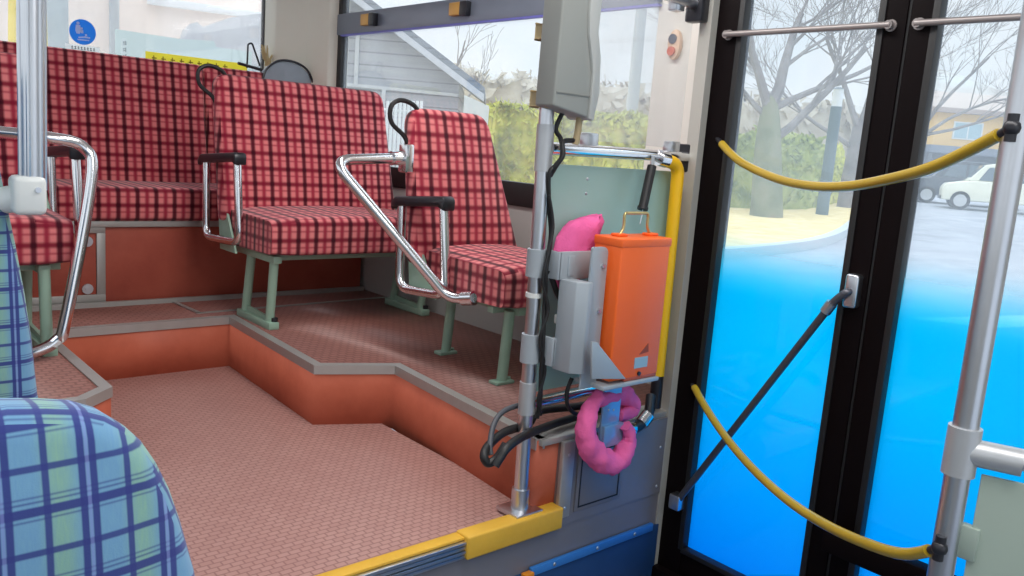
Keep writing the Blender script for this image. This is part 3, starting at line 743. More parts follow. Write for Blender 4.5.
# ------------------------------------------------------------------ orange fare box on its bracket
OX0, OX1, OY0, OY1, OZ0, OZ1 = 1.640, 1.840, 1.420, 1.520, .405, .785
PY = 1.458
t = thing('fare_box', 'orange metal box with wire carrying handle beside the yellow rail', 'box', ((OX0 + OX1) / 2, 1.475, OZ0))
MB().box((OX0, OY0, OZ0), (OX1, OY1, OZ1), .006, 3).build('body', ORANGE, t)
lid = MB().box((OX0 - .0015, OY0 - .0015, OZ1 - .020), (OX1 + .003, OY1 + .0015, OZ1 + .004), .004, 3).build('lid', ORANGE, t)
hx0, hx1, hy = OX0 + .055, OX0 + .165, 1.475
MB().tube(fillet([(hx0 - .006, hy, OZ1 + .008), (hx0 + .008, hy, OZ1 + .028), (hx0 + .004, hy, OZ1 + .066), (hx1 - .006, hy, OZ1 + .066), (hx1 - .008, hy, OZ1 + .030), (hx1 + .008, hy, OZ1 + .008)], .012, 4), .0042, 10).build('handle', plain('brass_wire', srgb(198, 176, 120), .3, .8), lid)
for x in (hx0 - .008, hx1 + .010): MB().box((x - .02, hy - .014, OZ1 + .004), (x + .02, hy + .014, OZ1 + .012), .003).build('handle_mount', ORANGE, lid)
MB().box((1.735, OY0 - .0015, .432), (1.790, OY0 + .001, .462)).build('label_sticker', BLUELABEL, t)
mb = MB(); mb.prism([(1.752, OY0 - .0012, .470), (1.790, OY0 - .0012, .474), (1.786, OY0 - .0012, .498)], (0, .001, 0)); mb.build('triangle_mark', plain('dark_red_print', srgb(150, 66, 44), .6), t)
MB().tube([(1.757, OY0 + .001, .416), (1.757, OY0 - .005, .416)], .006, 10).build('lock', BLACKP, t)
MB().box((1.70, OY0 - .001, OZ0 - .006), (OX1 - .006, OY1, OZ0 + .004), .002).build('base_lip', RUSTD, t)

t = thing('box_bracket', 'grey steel bracket clamped to the pole, holding the orange box', 'bracket', (1.58, 1.52, .40))
z_t, z_b = at(600, 247, 1.458).z, .385
xa, xb = at(588, 300, 1.49).x, at(601, 300, 1.49).x
xa, xb = at(588, 300, PY).x, at(604, 300, PY).x - .006
MB().prism([(x, PY, z) for x, z in rounded([(xa, z_b), (xb + .006, z_b), (xb + .006, z_t), (xa, z_t)], [.004, .004, .022, .006])], (0, .006, 0), .001).build('back_plate', GREYBOX, t)
c0, c1 = at(566, 330, 1.49).x, at(588, 330, 1.455).x
zt, zb = at(578, 283, 1.46).z, at(578, 374, 1.46).z
MB().prism([(c0, 1.53, zb), (c0 + .004, 1.47, zb), (c0 + .030, 1.45, zb), (c1, 1.45, zb), (c1, 1.53, zb)], (0, 0, zt - zb), .003).build('channel', GREYBOX, t)
pg = [at(597, 342, 1.412), at(626, 379, 1.412), at(592, 379, 1.412)]
mb = MB().prism([pg[0], pg[1], pg[2], at(592, 342, 1.412)], (0, .006, 0), .001)
mb.box((OX0 - .03, 1.412, OZ0 - .018), (OX1, OY1, OZ0 - .007), .002); mb.build('shelf', GREYBOX, t)
for x, z in ((xb - .012, z_t - .05), (xb - .012, z_t - .17), (xb - .012, z_t - .29)): MB().tube([(x, PY, z), (x, PY - .006, z)], .006, 8).build('bolt', STEEL, t)
for (u0, u1, v0, v1) in ((544, 588, 250, 277), (540, 563, 335, 362)):
    a, b = at(u0, v1, 1.575), at(u1, v0, 1.545); zc = (a.z + b.z) / 2; hh = (b.z - a.z) / 2
    ar = MB().box((polex(zc) + .02, 1.523, zc - hh), (b.x, 1.537, zc + hh), .002)
    ar.box((polex(zc) + .05, 1.519, zc - hh + .01), (polex(zc) + .072, 1.541, zc + hh - .01), .002).box((polex(zc) + .016, 1.523, zc - hh), (polex(zc) + .026, 1.60, zc + hh), .002)
    ar = ar.build('clamp_arm', GREYBOX, t)
    cl = MB().tube([(polex(zc), 1.59, zc - hh), (polex(zc), 1.59, zc + hh)], .027, 18).build('pole_clamp', GREYBOX, ar)
mb = MB(); a, b = at(605, 379, 1.50), at(618, 436, 1.50)
mb.box((a.x, 1.497, b.z), (b.x - .006, 1.503, a.z + .01), .001).box((a.x + .002, 1.485, b.z - .02), (b.x + .006, 1.51, b.z + .045), .004)
hb = mb.build('hanger', plain('steel_blue_reflection', srgb(150, 190, 220), .3, .6), t)  # steel hanger; reflection of the blue door is put into its colour
for v in (398, 410):
    for u in (609, 614): MB().ball(at(u, v, 1.496), (.004, .002, .004), 8).build('screw', STEEL, hb)

# pink cloths
def blob(name, label, secs, parent_loc, squash, seed, group):
    """closed cloth bundle: sections (centre, half width vector, half depth) swept and wrinkled"""
    bm = bmesh.new(); rings = []; K = 28
    for c, hw, hd in secs:
        c, hw = V(c), V(hw); ring_ = []
        for k in range(K):
            a = 2 * math.pi * k / K
            p = c + hw * math.cos(a) + V((0, hd, 0)) * math.sin(a)
            w = noise.noise(p * 26 + V((seed, 0, 0))) * .010 + .006 * math.sin(a * 5 + c.z * 50)
            d = (p - c).normalized() if (p - c).length > 1e-6 else V((0, 0, 1))
            ring_.append(bm.verts.new(p + d * w))
        rings.append(ring_)
    for i in range(len(rings) - 1):
        for k in range(K): bm.faces.new((rings[i][k], rings[i][(k + 1) % K], rings[i + 1][(k + 1) % K], rings[i + 1][k]))
    bm.faces.new(rings[0]); bm.faces.new(list(reversed(rings[-1])))
    bmesh.ops.recalc_face_normals(bm, faces=bm.faces)
    o = MB().frombm(bm).build(name, PINK, None, 80); tag(o, label, 'cloth', group); return o
yc = 1.575
secs = []
rows = [((556, 290), (575, 290)), ((555, 282), (577, 283)), ((555, 272), (580, 272)), ((556, 262), (585, 264)), ((557, 250), (592, 255)), ((560, 238), (596, 248)), ((565, 227), (597, 238)), ((572, 221), (600, 229)), ((582, 218), (601, 221)), ((592, 216), (599, 215)), ((596, 215), (599, 214))]
for k, (l, r) in enumerate(rows):
    a, b = at(l[0], l[1], yc), at(r[0], r[1], yc)
    secs.append(((a + b) / 2, (b - a) / 2, .030 if 1 < k < 9 else .012))
o = blob('cloth', 'pink cloth stuffed behind the grey bracket above', secs, None, 1, 3.0, None); o['label'] = 'pink cloth stuffed behind the bracket, left of the orange box'
loop = [at(u, v, 1.475) for u, v in ((600, 394), (590, 410), (586, 430), (590, 448), (602, 460), (615, 462), (625, 450), (629, 436), (626, 426))]
path = catmull(loop, 8); bm = None
mb = MB(); rs = []
for i, p in enumerate(path):
    f = i / (len(path) - 1)
    rs.append(.017 + .017 * math.sin(math.pi * min(1, f * 1.05)))
mb.tube(path, rs, 20)
tail = catmull([at(598, 400, 1.49), at(612, 394, 1.52), at(624, 396, 1.535), at(631, 404, 1.54), at(626, 412, 1.535), at(617, 416, 1.525)], 7)
mb.tube(tail, [.018 + .010 * math.sin(math.pi * i / (len(tail) - 1)) for i in range(len(tail))], 16)
for i, v in enumerate(mb.v):
    mb.v[i] = v + V((noise.noise(v * 30), noise.noise(v * 30 + V((9, 0, 0))), noise.noise(v * 30 + V((0, 7, 0))))) * .007 + V((noise.noise(v * 85), 0, noise.noise(v * 85 + V((3, 3, 3))))) * .006
o = mb.build('cloth', PINK, None, 80); tag(o, 'pink cloth looped around the metal hanger below the orange box', 'cloth')

# cables and hoses by the pole
def cable(label, pts, r, mat=BLACK, cat='cable', name='cable', n=8, seg=10):
    o = MB().tube(catmull(pts, n), r, seg).build(name, mat); tag(o, label, cat); return o
cable('black cable running down beside the pole from the grey housing', [(1.535, 1.565, 1.11), at(556, 128, 1.575), at(561, 140, 1.57), at(562, 156, 1.555), at(556, 165, 1.56), at(549, 175, 1.565), at(549, 205, 1.572), at(551, 235, 1.568), at(546, 270, 1.55), at(545, 300, 1.56), at(543, 340, 1.55), at(541, 380, 1.56), at(540, 402, 1.56), at(537, 418, 1.565)], .0062)
cable('thin black cable twisted around the pole cable', [at(549, 195, 1.56), at(553, 225, 1.555), at(549, 250, 1.55), at(543, 280, 1.55), at(548, 310, 1.545), at(540, 340, 1.55), at(545, 370, 1.55), at(538, 400, 1.555), at(541, 415, 1.56)], .0045)
cable('black strap cable slanting from the pole to the grey channel', [at(549, 270, 1.56), at(556, 290, 1.555), at(562, 305, 1.55), at(563, 330, 1.56), at(560, 345, 1.565)], .008)
cable('black cable loop below the grey channel', [at(572, 378, 1.53), at(567, 392, 1.53), at(568, 406, 1.53), at(576, 414, 1.54), at(588, 414, 1.56), at(598, 406, 1.58)], .006)
cable('upper black hose drooping over the platform edge by the pole', [(2.02, 1.655, .262), (1.80, 1.65, .252), (1.62, 1.65, .262), at(528, 424, 1.64), at(505, 432, 1.60), at(490, 444, 1.575), at(484, 455, 1.545), at(488, 463, 1.535), at(497, 458, 1.53), at(506, 444, 1.53)], .0118)
cable('lower black hose hanging over the platform edge by the pole', [(2.0, 1.625, .250), (1.80, 1.62, .238), (1.62, 1.60, .236), at(524, 436, 1.55), at(508, 447, 1.52), at(500, 458, 1.515), at(495, 466, 1.515)], .0118)
cable('thin dark cable arching beside the pole foot', [at(540, 402, 1.60), at(524, 404, 1.63), at(504, 411, 1.62), at(494, 424, 1.60), at(490, 444, 1.565), at(491, 455, 1.55)], .0075, plain('grey_cable', srgb(70, 72, 78), .5))
t = thing('pipe_fitting', 'chrome pipe elbow joining the floor hoses beside the pink cloth', 'pipe', (2.0, 1.56, .22))
MB().tube(catmull([at(612, 420, 1.53), at(624, 428, 1.53), at(634, 428, 1.53), at(643, 422, 1.53), at(649, 412, 1.535), at(651, 396, 1.56)], 6), .016, 14).build('pipe', BLACKP, t)
for (u0, v0), (u1, v1) in (((622, 429), (632, 429)), ((641, 424), (648, 415))): MB().tube([at(u0, v0, 1.53), at(u1, v1, 1.532)], .021, 14).build('clamp', CHROME, t)
# small white bundle where the two cables meet
o = MB().ball(at(560, 318, 1.545), (.012, .010, .010), 10).box(at(556, 324, 1.545), at(560, 316, 1.545) + V((.006, .01, .004)), .003).build('cable_connector', WHITEP); tag(o, 'small white cable connector behind the grey channel', 'connector')

# grey housing clamped near the top of the pole
t = thing('control_housing', 'tall grey plastic housing clamped high on the pole', 'device', (1.61, 1.55, 1.10))
zt = 1.78
XA, XB = at(554, 100, 1.515).x, at(603, 60, 1.51).x
def dvx(x): return XA + (x - 1.522) / .208 * (XB - XA)
prof = [(1.522, 1.108), (1.690, 1.088), (1.690, 1.20), (1.678, 1.23), (1.655, 1.29), (1.648, 1.34), (1.650, zt), (1.535, zt)]
MB().prism([(dvx(x), 1.515, z) for x, z in prof], (0, .07, 0), .006, 3).build('case', GREYDEV, t)
prof = [(1.688, 1.086), (1.712, 1.082), (1.730, 1.15), (1.722, 1.24), (1.700, 1.30), (1.704, 1.40), (1.722, 1.48), (1.722, zt), (1.651, zt), (1.649, 1.34), (1.656, 1.29), (1.680, 1.23), (1.690, 1.20)]
MB().prism([(dvx(x), 1.510, z) for x, z in prof], (0, .085, 0), .004, 2).build('side_cover', GREYDEV2, t)
MB().box((dvx(1.530), 1.5125, 1.140), (dvx(1.686), 1.517, 1.143)).build('bottom_seam', plain('seam_grey', srgb(118, 120, 116), .6), t)
for z in (1.29, 1.125):
    MB().box((polex(z) - .012, 1.555, z - .018), (XA + .012, 1.612, z + .018), .004).build('clamp', BEIGE, t)
MB().tube([(1.575, 1.55, 1.10), (1.573, 1.55, 1.055), (1.568, 1.552, 1.02)], .009, 12).build('cable_gland', BEIGE, t)
cable('black cable curving from the housing gland to the rail', [(1.568, 1.552, 1.03), at(563, 142, 1.555), at(563, 155, 1.545), at(556, 166, 1.555), at(550, 176, 1.57)], .0065)

# ------------------------------------------------------------------ sticker and clutter at the rear window
c0 = at(83, 32, YR - .002); t = thing('window_sticker', 'round blue priority seat sticker on the rear window', 'sticker', c0)
R_ = .058
def disc(c, rx, rz, y, n=28): return [(c.x + rx * math.cos(2 * math.pi * k / n), y, c.z + rz * math.sin(2 * math.pi * k / n)) for k in range(n)]
yb = YR + .0045
MB().prism(disc(c0, R_, R_, yb), (0, -.001, 0)).build('disc', STICK, t)
mb = MB(); yk = yb - .0015
def d2(x, z, rx, rz): mb.prism(disc(V((c0.x + x, 0, c0.z + z)), rx, rz, yk, 14), (0, -.0006, 0))
def p2(pts): mb.prism([(c0.x + x, yk, c0.z + z) for x, z in pts], (0, -.0006, 0))
d2(-.020, .038, .007, .007); p2([(-.030, .030), (-.010, .030), (-.008, .004), (-.013, -.010), (-.027, -.010), (-.032, .004)])
d2(-.004, .016, .005, .005); p2([(-.010, .010), (.002, .010), (.003, -.006), (-.009, -.006)])
p2([(-.020, -.024), (.010, -.018), (.032, -.020), (.032, -.026), (.012, -.026), (-.018, -.030)]); d2(.014, -.012, .005, .005)
p2([(-.026, -.034), (.030, -.032), (.026, -.038), (-.020, -.040)])
mb.build('figures', WHITE, t)
mb = MB(); zz = c0.z - R_ - .016
for k in range(8):
    x = c0.x - .05 + .0135 * k
    mb.box((x, yb - .002, zz - .007), (x + .009, yb - .001, zz - .004)).box((x, yb - .002, zz + .001), (x + .008, yb - .001, zz + .004)).box((x + .003, yb - .002, zz - .007), (x + .0055, yb - .001, zz + .007))
mb.build('caption', GREYTXT, t)
MB().box((c0.x - .075, yb - .0008, zz - .016), (c0.x + .075, yb - .0002, zz + .013)).build('caption_strip', backlit('pale_caption', srgb(250, 252, 252)), t)
a, b = at(150, 60, YR - .03), at(236, 70, YR - .03)
t = thing('notice_strip', 'long yellow notice strip along the bottom of the rear window', 'sign', (1.6, YR - .03, 1.26))
MB().box((1.41, YR - .016, 1.262), (1.93, YR - .012, 1.332)).build('strip', YSTRIP, t)
OLV = plain('olive_print', srgb(170, 150, 60), .7)
for k in range(9):
    x = 1.44 + k * .045; MB().box((x, YR - .0175, 1.301), (x + .022, YR - .0158, 1.307)).box((x + .006, YR - .0175, 1.290), (x + .011, YR - .0158, 1.316)).build('character', OLV, t)
t = thing('bag', 'grey rounded bag lying on top of the bench back by the corner pillar', 'bag', (2.05, 4.19, 1.272))
pts = [at(u, v, 4.19) for u, v in ((262, 82), (266, 70), (276, 62), (288, 61), (300, 65), (308, 72), (313, 84))]
MB().prism(pts, (0, .05, 0), .008, 3).build('body', plain('grey_blue_fabric', srgb(146, 154, 162), .6), t)
MB().tube(catmull([p + V((0, -.004, .002)) for p in pts], 6), .006, 8).build('piping', BLACKP, t)
t = thing('wire_stand', 'bent black wire stand on the ledge behind the bench', 'stand', at(252, 66, 4.33))
MB().tube(fillet([at(247, 68, 4.33), at(248, 44, 4.33), at(252, 43, 4.33), at(260, 66, 4.32)], .01, 4), .005, 8).tube([at(238, 63, 4.31), at(262, 70, 4.31)], .008, 8).build('wire', BLACKP, t)
mb = MB()
rr = random.Random(4)
for k in range(26):
    a = at(268, 66, 4.34); e = at(268 + rr.uniform(-7, 6), 44 + rr.uniform(0, 14), 4.34 + rr.uniform(-.02, .02)); mb.tube([a + V((rr.uniform(-.02, .02), 0, 0)), (a + e) / 2 + V((rr.uniform(-.01, .01), 0, 0)), e], [.003, .004, .002], 5)
o = mb.build('dried_grass', plain('straw', srgb(196, 176, 134), .9)); tag(o, 'tuft of dry straw on the ledge next to the grey bag', 'plant')

# ------------------------------------------------------------------ outdoors
K = .022
def gz(x, y): return -.75 + K * (.94 * x + .34 * y - 2.5)
def og(u, v):
    r = ray(u, v); tt = (-1.75 - K * 2.5) / (r.z - K * (.94 * r.x + .34 * r.y)); return V((0, 0, 1)) + r * tt
ASPH = mottled('asphalt', (srgb(150, 154, 162), srgb(166, 170, 178), srgb(178, 182, 190)), 1.2)
GRAVEL = mottled('dry_grass_gravel', (srgb(210, 186, 128), srgb(232, 210, 152), srgb(240, 224, 172)), 2.5, .95, .2)
mb = MB(); L = 260; nn = 12
g = [[(-60 + (L + 60) * i / nn, -120 + 300 * j / nn) for j in range(nn + 1)] for i in range(nn + 1)]
vs = [(x, y, gz(x, y)) for row in g for x, y in row]
fs = [(i * (nn + 1) + j, (i + 1) * (nn + 1) + j, (i + 1) * (nn + 1) + j + 1, i * (nn + 1) + j + 1) for i in range(nn) for j in range(nn)]
struct(mb.add(vs, fs).build('ground', ASPH))
kc = catmull([(3.2, 7.3, 0), (7, 7.5, 0), (10, 7.7, 0), (12.8, 7.75, 0), (15, 8.05, 0), (17.5, 8.85, 0), (21, 10.3, 0), (26, 12.4, 0), (34, 16.5, 0)], 6)
isl = [(p.x, p.y) for p in kc] + [(40, 40), (3.2, 40)]
mb = MB(); mb.add([(x, y, gz(x, y) + .15) for x, y in isl], [tuple(range(len(isl)))])
struct(mb.build('ground', GRAVEL))
o = edge_strip([(p.x, p.y) for p in kc], .16, .03, 0, 1)
for i, v in enumerate(o.v): o.v[i] = V((v.x, v.y, gz(v.x, v.y) + (-.05 if v.z < .5 else .17)))
struct(o.build('trim_9', plain('concrete_kerb', srgb(196, 204, 210), .8, 0, .08, 2)))
# white road mark
p = og(1003, 316); mb = MB(); q = [p + V((-1.4, .5, 0)), p + V((-1.0, -.2, 0)), p + V((2.2, -1.6, 0)), p + V((2.4, -.9, 0))]
mb.add([(a.x, a.y, gz(a.x, a.y) + .006) for a in q], [(0, 1, 2, 3)]); o = mb.build('road_marking', plain('road_paint', srgb(236, 240, 244), .8)); tag(o, 'white painted line on the asphalt outside the door', 'road marking')

HED1 = mottled('yellow_green_leaves', (srgb(122, 130, 40), srgb(182, 184, 72), srgb(220, 212, 104)), 2.2)
HED2 = mottled('olive_leaves', (srgb(110, 126, 52), srgb(160, 170, 84), srgb(196, 198, 120)), 1.6)
def hedge(label, path, w, h, mat, seed, count, lz=.16):
    rr = random.Random(seed); pts = catmull([V((x, y, 0)) for x, y in path], 10)
    core = MB(); ring_n = 12; vs, fs = [], []
    for i, p in enumerate(pts):
        tn = (pts[min(i + 1, len(pts) - 1)] - pts[max(i - 1, 0)]).normalized(); sd = V((-tn.y, tn.x, 0)); z0 = gz(p.x, p.y) + .1
        for k in range(ring_n):
            a = math.pi * k / (ring_n - 1); wob = 1 + .22 * noise.noise(V((p.x * 1.3, p.y * 1.3, k * .6 + seed)))
            vs.append(p + sd * (math.cos(a) * w * wob) + V((0, 0, z0 + h * wob * min(1, math.sin(a) * 1.35) ** .8 if k not in (0, ring_n - 1) else z0)))
    m = len(pts)
    for i in range(m - 1):
        for k in range(ring_n - 1): fs.append((i * ring_n + k, (i + 1) * ring_n + k, (i + 1) * ring_n + k + 1, i * ring_n + k + 1))
    fs += [tuple(range(ring_n)), tuple((m - 1) * ring_n + k for k in range(ring_n - 1, -1, -1))]
    core.add(vs, fs)
    for _ in range(count):
        i = rr.randrange(m - 1); k = rr.randrange(ring_n - 1); a, b, c = V(vs[i * ring_n + k]), V(vs[(i + 1) * ring_n + k]), V(vs[i * ring_n + k + 1])
        p = a + (b - a) * rr.random() + (c - a) * rr.random()
        d = V((rr.uniform(-1, 1), rr.uniform(-1, 1), rr.uniform(-.3, 1))).normalized(); e = d.orthogonal().normalized() * lz * .4
        p = p + d * rr.uniform(-.02, .10); l = d * lz * rr.uniform(.6, 1.3)
        core.add([p - e, p + l * .5 - e * 1.2, p + l, p + l * .5 + e * 1.2], [(0, 1, 2, 3)])
    o = core.build('hedge', mat); tag(o, label, 'hedge'); return o
hedge('yellow green hedge outside the side window below the hills', [(11.0, 13.3), (12.2, 12.6), (14.0, 12.6), (15.5, 13.6)], .8, 1.95, HED1, 1, 5200, .15)
hedge('trimmed yellow green hedge behind the mossy tree', [(17.6, 15.0), (18.8, 14.3), (21.0, 13.3), (23.5, 13.6)], .8, 1.9, HED2, 2, 4200, .17)
hedge('yellow hedge tip beyond the lamp post', [(24.5, 14.2), (27, 14.9), (30, 16.5)], .8, 1.7, HED1, 3, 1500, .2)

BARK = mottled('mossy_bark', (srgb(104, 110, 76), srgb(134, 136, 104), srgb(150, 142, 122)), 1.2, .95, .3)
BARK2 = mottled('grey_bark', (srgb(120, 112, 108), srgb(142, 134, 130), srgb(164, 158, 154)), 2, .95, .3)
def tree(label, base, trunk, limbs, seed, mat, lv=4, spread=.55):
    """trunk: [(offset, radius)...]; limbs: list of (start, direction, length, radius)"""
    rr = random.Random(seed); b = V(base)
    t = thing('bare_tree', label, 'tree', b)
    pts = catmull([b + V(o_) for o_, _ in trunk], 5); rad = []
    for i in range(len(pts)):
        f = i / (len(pts) - 1) * (len(trunk) - 1); k = min(int(f), len(trunk) - 2); rad.append(trunk[k][1] + (trunk[k + 1][1] - trunk[k][1]) * (f - k))
    MB().tube(pts, rad, 12).build('trunk', mat, t)
    mb = MB()
    def grow(p, d, ln, r, lev):
        path = [p]; dd = d.normalized(); n_ = 5
        for i in range(n_):
            dd = (dd + V((rr.uniform(-1, 1), rr.uniform(-1, 1), rr.uniform(-.6, .9))) * .17).normalized(); path.append(path[-1] + dd * ln / n_)
        mb.tube(path, [max(.005, r * (.78 if lev > 3 else .62) * (1 - .55 * i / n_)) for i in range(n_ + 1)], 7 if lev > 2 else 4)
        if lev <= 0: return
        for j in range(rr.choice((3, 4, 4))):
            k = rr.randint(2, n_); q = path[k]
            nd = (dd + V((rr.uniform(-1, 1), rr.uniform(-1, 1), rr.uniform(-.5, .9))) * (spread * 1.3)).normalized()
            grow(q, nd, ln * rr.uniform(.5, .78), max(.006, r * (1 - .55 * k / n_) * .6), lev - 1)
    for s_, d_, l_, r_ in limbs: grow(b + V(s_), V(d_), l_, r_, lv)
    mb.build('branches', BARK2, t); return t
tb = og(765, 222)
P1 = dep(768, 150, 20.6) - tb; P2_ = dep(770, 108, 20.6) - tb
rgt = V((.75, -.655, .07))
tree('big mossy bare tree behind the kerb, seen through the left door leaf', tb, [((0, 0, -.1), .46), ((0, 0, .3), .40), (P1, .33), (P2_ * .92, .25), (P2_ * 1.1, .12)],
     [(P2_ * .95, V((0, 0, 1)) - rgt * .45, 2.6, .17), (P2_, V((0, 0, 1)) + rgt * .35, 2.6, .20), (P1 * 1.1, V((0, 0, .9)) + rgt * .9, 3.2, .15), (P2_ * .9, V((0, 0, .8)) - rgt * .9, 2.2, .10), (P2_ * .98, V((0, 0, .7)) + rgt * 1.4, 3.0, .12)], 11, BARK, 4)
tb = og(846, 212)
tree('thinner bare tree right of the lamp post', tb, [((0, 0, -.1), .32), ((0, 0, 1.2), .27), ((.1, 0, 2.6), .2)],
     [((.1, 0, 2.5), V((0, 0, 1)) - rgt * .5, 3, .14), ((.1, 0, 2.6), V((0, 0, 1)) + rgt * .4, 3, .14), ((0, 0, 1.9), V((0, 0, .7)) - rgt * 1.1, 3, .10)], 5, BARK2, 4)
tb = og(898, 205)
tree('bare spreading tree behind the centre post of the door', tb, [((0, 0, -.1), .30), ((0, 0, 1.4), .24), ((.1, 0, 2.4), .2)],
     [((.1, 0, 2.3), V((0, 0, .9)) + rgt * .9, 4.2, .12), ((.1, 0, 2.3), V((0, 0, .5)) + rgt * 1.1, 4.2, .10), ((.1, 0, 2.4), V((0, 0, 1)) + rgt * .2, 4, .13), ((.1, 0, 2.2), V((0, 0, 1)) - rgt * .4, 3.4, .12), ((.1, 0, 2.4), V((0, 0, .35)) + rgt * 1.0, 4.0, .09)], 23, BARK2, 4)
tb = dep(446, 150, 17); tb.z = gz(tb.x, tb.y) + .15
tree('dead bare tree sticking up behind the wooden house roof', tb, [((0, 0, 0), .12), ((0, 0, 1.5), .10), ((0, 0, 2.3), .08)],
     [((0, 0, 2.2), V((0, 0, 1)) + rgt * .2, 1.2, .05), ((0, 0, 2.0), V((0, 0, .4)) + rgt * .9, 1.1, .04)], 8, BARK2, 2, .5)

# lamp post
lb = og(821, 220); lt = dep(835, 108, 22.3); t = thing('street_lamp', 'dark green lamp post with a white lantern by the kerb', 'lamp', lb)
MB().tube([lb - V((0, 0, .1)), lb + V((0, 0, .5)), V((lb.x, lb.y, lt.z))], [.17, .155, .14], 16).build('post', plain('dark_green_paint', srgb(84, 104, 106), .5), t)
h = MB().tube([V((lb.x, lb.y, lt.z)), V((lb.x, lb.y, lt.z + .44))], .13, 16).build('lantern', plain('white_lantern', srgb(240, 244, 244), .4), t)
MB().tube([V((lb.x, lb.y, lt.z + .44)), V((lb.x, lb.y, lt.z + .50))], [.15, .06], 16).build('cap', plain('grey_cap', srgb(120, 130, 132), .5), h)
up_ = dep(628, 150, 26); up_.z = gz(up_.x, up_.y); t = tag(MB().tube([up_, up_ + V((0, 0, 9))], [.2, .15], 14).build('utility_pole', plain('pale_concrete', srgb(190, 196, 204), .9)), 'pale utility pole behind the clear partition sheet', 'pole')

# distant hills
mb = MB(); vs = []; fs = []; m = 60
for i in range(m + 1):
    a = math.radians(-10 + 110 * i / m); d_ = 170; x, y = d_ * math.cos(a), d_ * math.sin(a)
    hgt = 15 + 7 * noise.noise(V((a * 4, 1.3, 0))) + 4 * noise.noise(V((a * 14, 4, 0))) + 1.2 * noise.noise(V((a * 50, 2, 0)))
    if a < .45: hgt += 6
    vs += [(x * .72, y * .72, -6), (x, y, max(6, hgt)), (x * 1.15, y * 1.15, -6)]
for i in range(m):
    for k in (0, 1): fs.append((i * 3 + k, i * 3 + 3 + k, i * 3 + 4 + k, i * 3 + k + 1))
struct(mb.add(vs, fs).build('hills', mottled('hazy_hillside', (srgb(172, 166, 160), srgb(188, 184, 178), srgb(196, 200, 198)), .12)))
# brownish thicket in front of hills (bare shrubs)
TH = mottled('bare_thicket', (srgb(168, 156, 140), srgb(190, 180, 162), srgb(206, 198, 184)), .8)
hedge('brown bare thicket far behind the hedge', [(20, 27), (26, 24.5), (33, 22), (38, 20)], 1.6, 3.4, TH, 6, 1600, .5)

# wooden house
e = V((.77, -.638, 0)); nv = V((.638, .77, 0)); W = V((6.83, 8.98, 0)); gb = gz(W.x, W.y)
t = thing('wooden_house', 'weathered grey wooden house with gabled roof outside the side window', 'house', (W.x, W.y, gb))
def hp(a, z, b=0): q = W - e * a + nv * b; return V((q.x, q.y, z))
zE, sl = 1.80, .645; half = 1.55
prof = [(0, gb), (0, zE), (half, zE + sl * half), (2 * half, zE), (2 * half, gb)]
MB().prism([hp(a, z) for a, z in prof], nv * 2.2).build('wall', planks('grey_weathered_planks', srgb(158, 160, 166), srgb(190, 190, 192), .16), t)
ROOF = planks('grey_roof_tiles', srgb(110, 116, 124), srgb(140, 146, 152), .12)
for s_ in (0, 1):
    a0, a1 = (-.34, half) if s_ == 0 else (2 * half + .34, half)
    z0_, z1_ = zE - .34 * sl + .06, zE + sl * half + .06
    MB().prism([hp(a0, z0_, -.30), hp(a1, z1_, -.30), hp(a1, z1_ + .09, -.30), hp(a0, z0_ + .09, -.30)], nv * 2.8).build('roof', ROOF, t)
MB().prism([hp(-.34, zE - .34 * sl - .03, -.31), hp(half, zE + sl * half - .03, -.31), hp(half, zE + sl * half + .06, -.31), hp(-.34, zE - .34 * sl + .06, -.31)], nv * .03).build('bargeboard', plain('pale_bargeboard', srgb(196, 198, 202), .8), t)
for a, z0_, z1_ in ((.95, gb, 1.62), (1.32, 1.66, 2.4)):
    MB().prism([hp(a, z0_, -.03), hp(a + .05, z0_, -.03), hp(a + .05, z1_, -.03), hp(a, z1_, -.03)], nv * .03).build('batten', plain('pale_batten', srgb(206, 208, 210), .8), t)
MB().prism([hp(0, 1.60, -.03), hp(2 * half, 1.66, -.03), hp(2 * half, 1.70, -.03), hp(0, 1.64, -.03)], nv * .03).build('batten', bpy.data.materials['pale_batten'], t)
# low white outbuilding at the corner
q = dep(458, 92, 15); q2 = dep(489, 106, 15)
t = tag(MB().prism([V((q.x, q.y, gb)), V((q2.x, q2.y, gb)), V((q2.x, q2.y, q2.z)), V((q.x, q.y, q.z))], nv * .6).build('shed', plain('white_render', srgb(214, 220, 222), .9)), 'low white shed wall at the corner of the wooden house', 'shed')
t = thing('slat_fence', 'white slatted fence between the red seat backs outside the side window', 'fence', dep(400, 140, 7.5))
for k in range(9):
    a = dep(388 + 4.2 * k, 101, 7.5); MB().box(V((a.x - .010, a.y - .012, gz(a.x, a.y))), V((a.x + .010, a.y + .012, a.z)), .002).build('slat', WHITEP, t)
a, b = dep(384, 103, 7.53), dep(426, 104, 7.53); 
for dz in (-.06, -.9): MB().tube([V((a.x, a.y, a.z + dz)), V((b.x, b.y, a.z + dz))], .014, 8).build('rail', WHITEP, t)

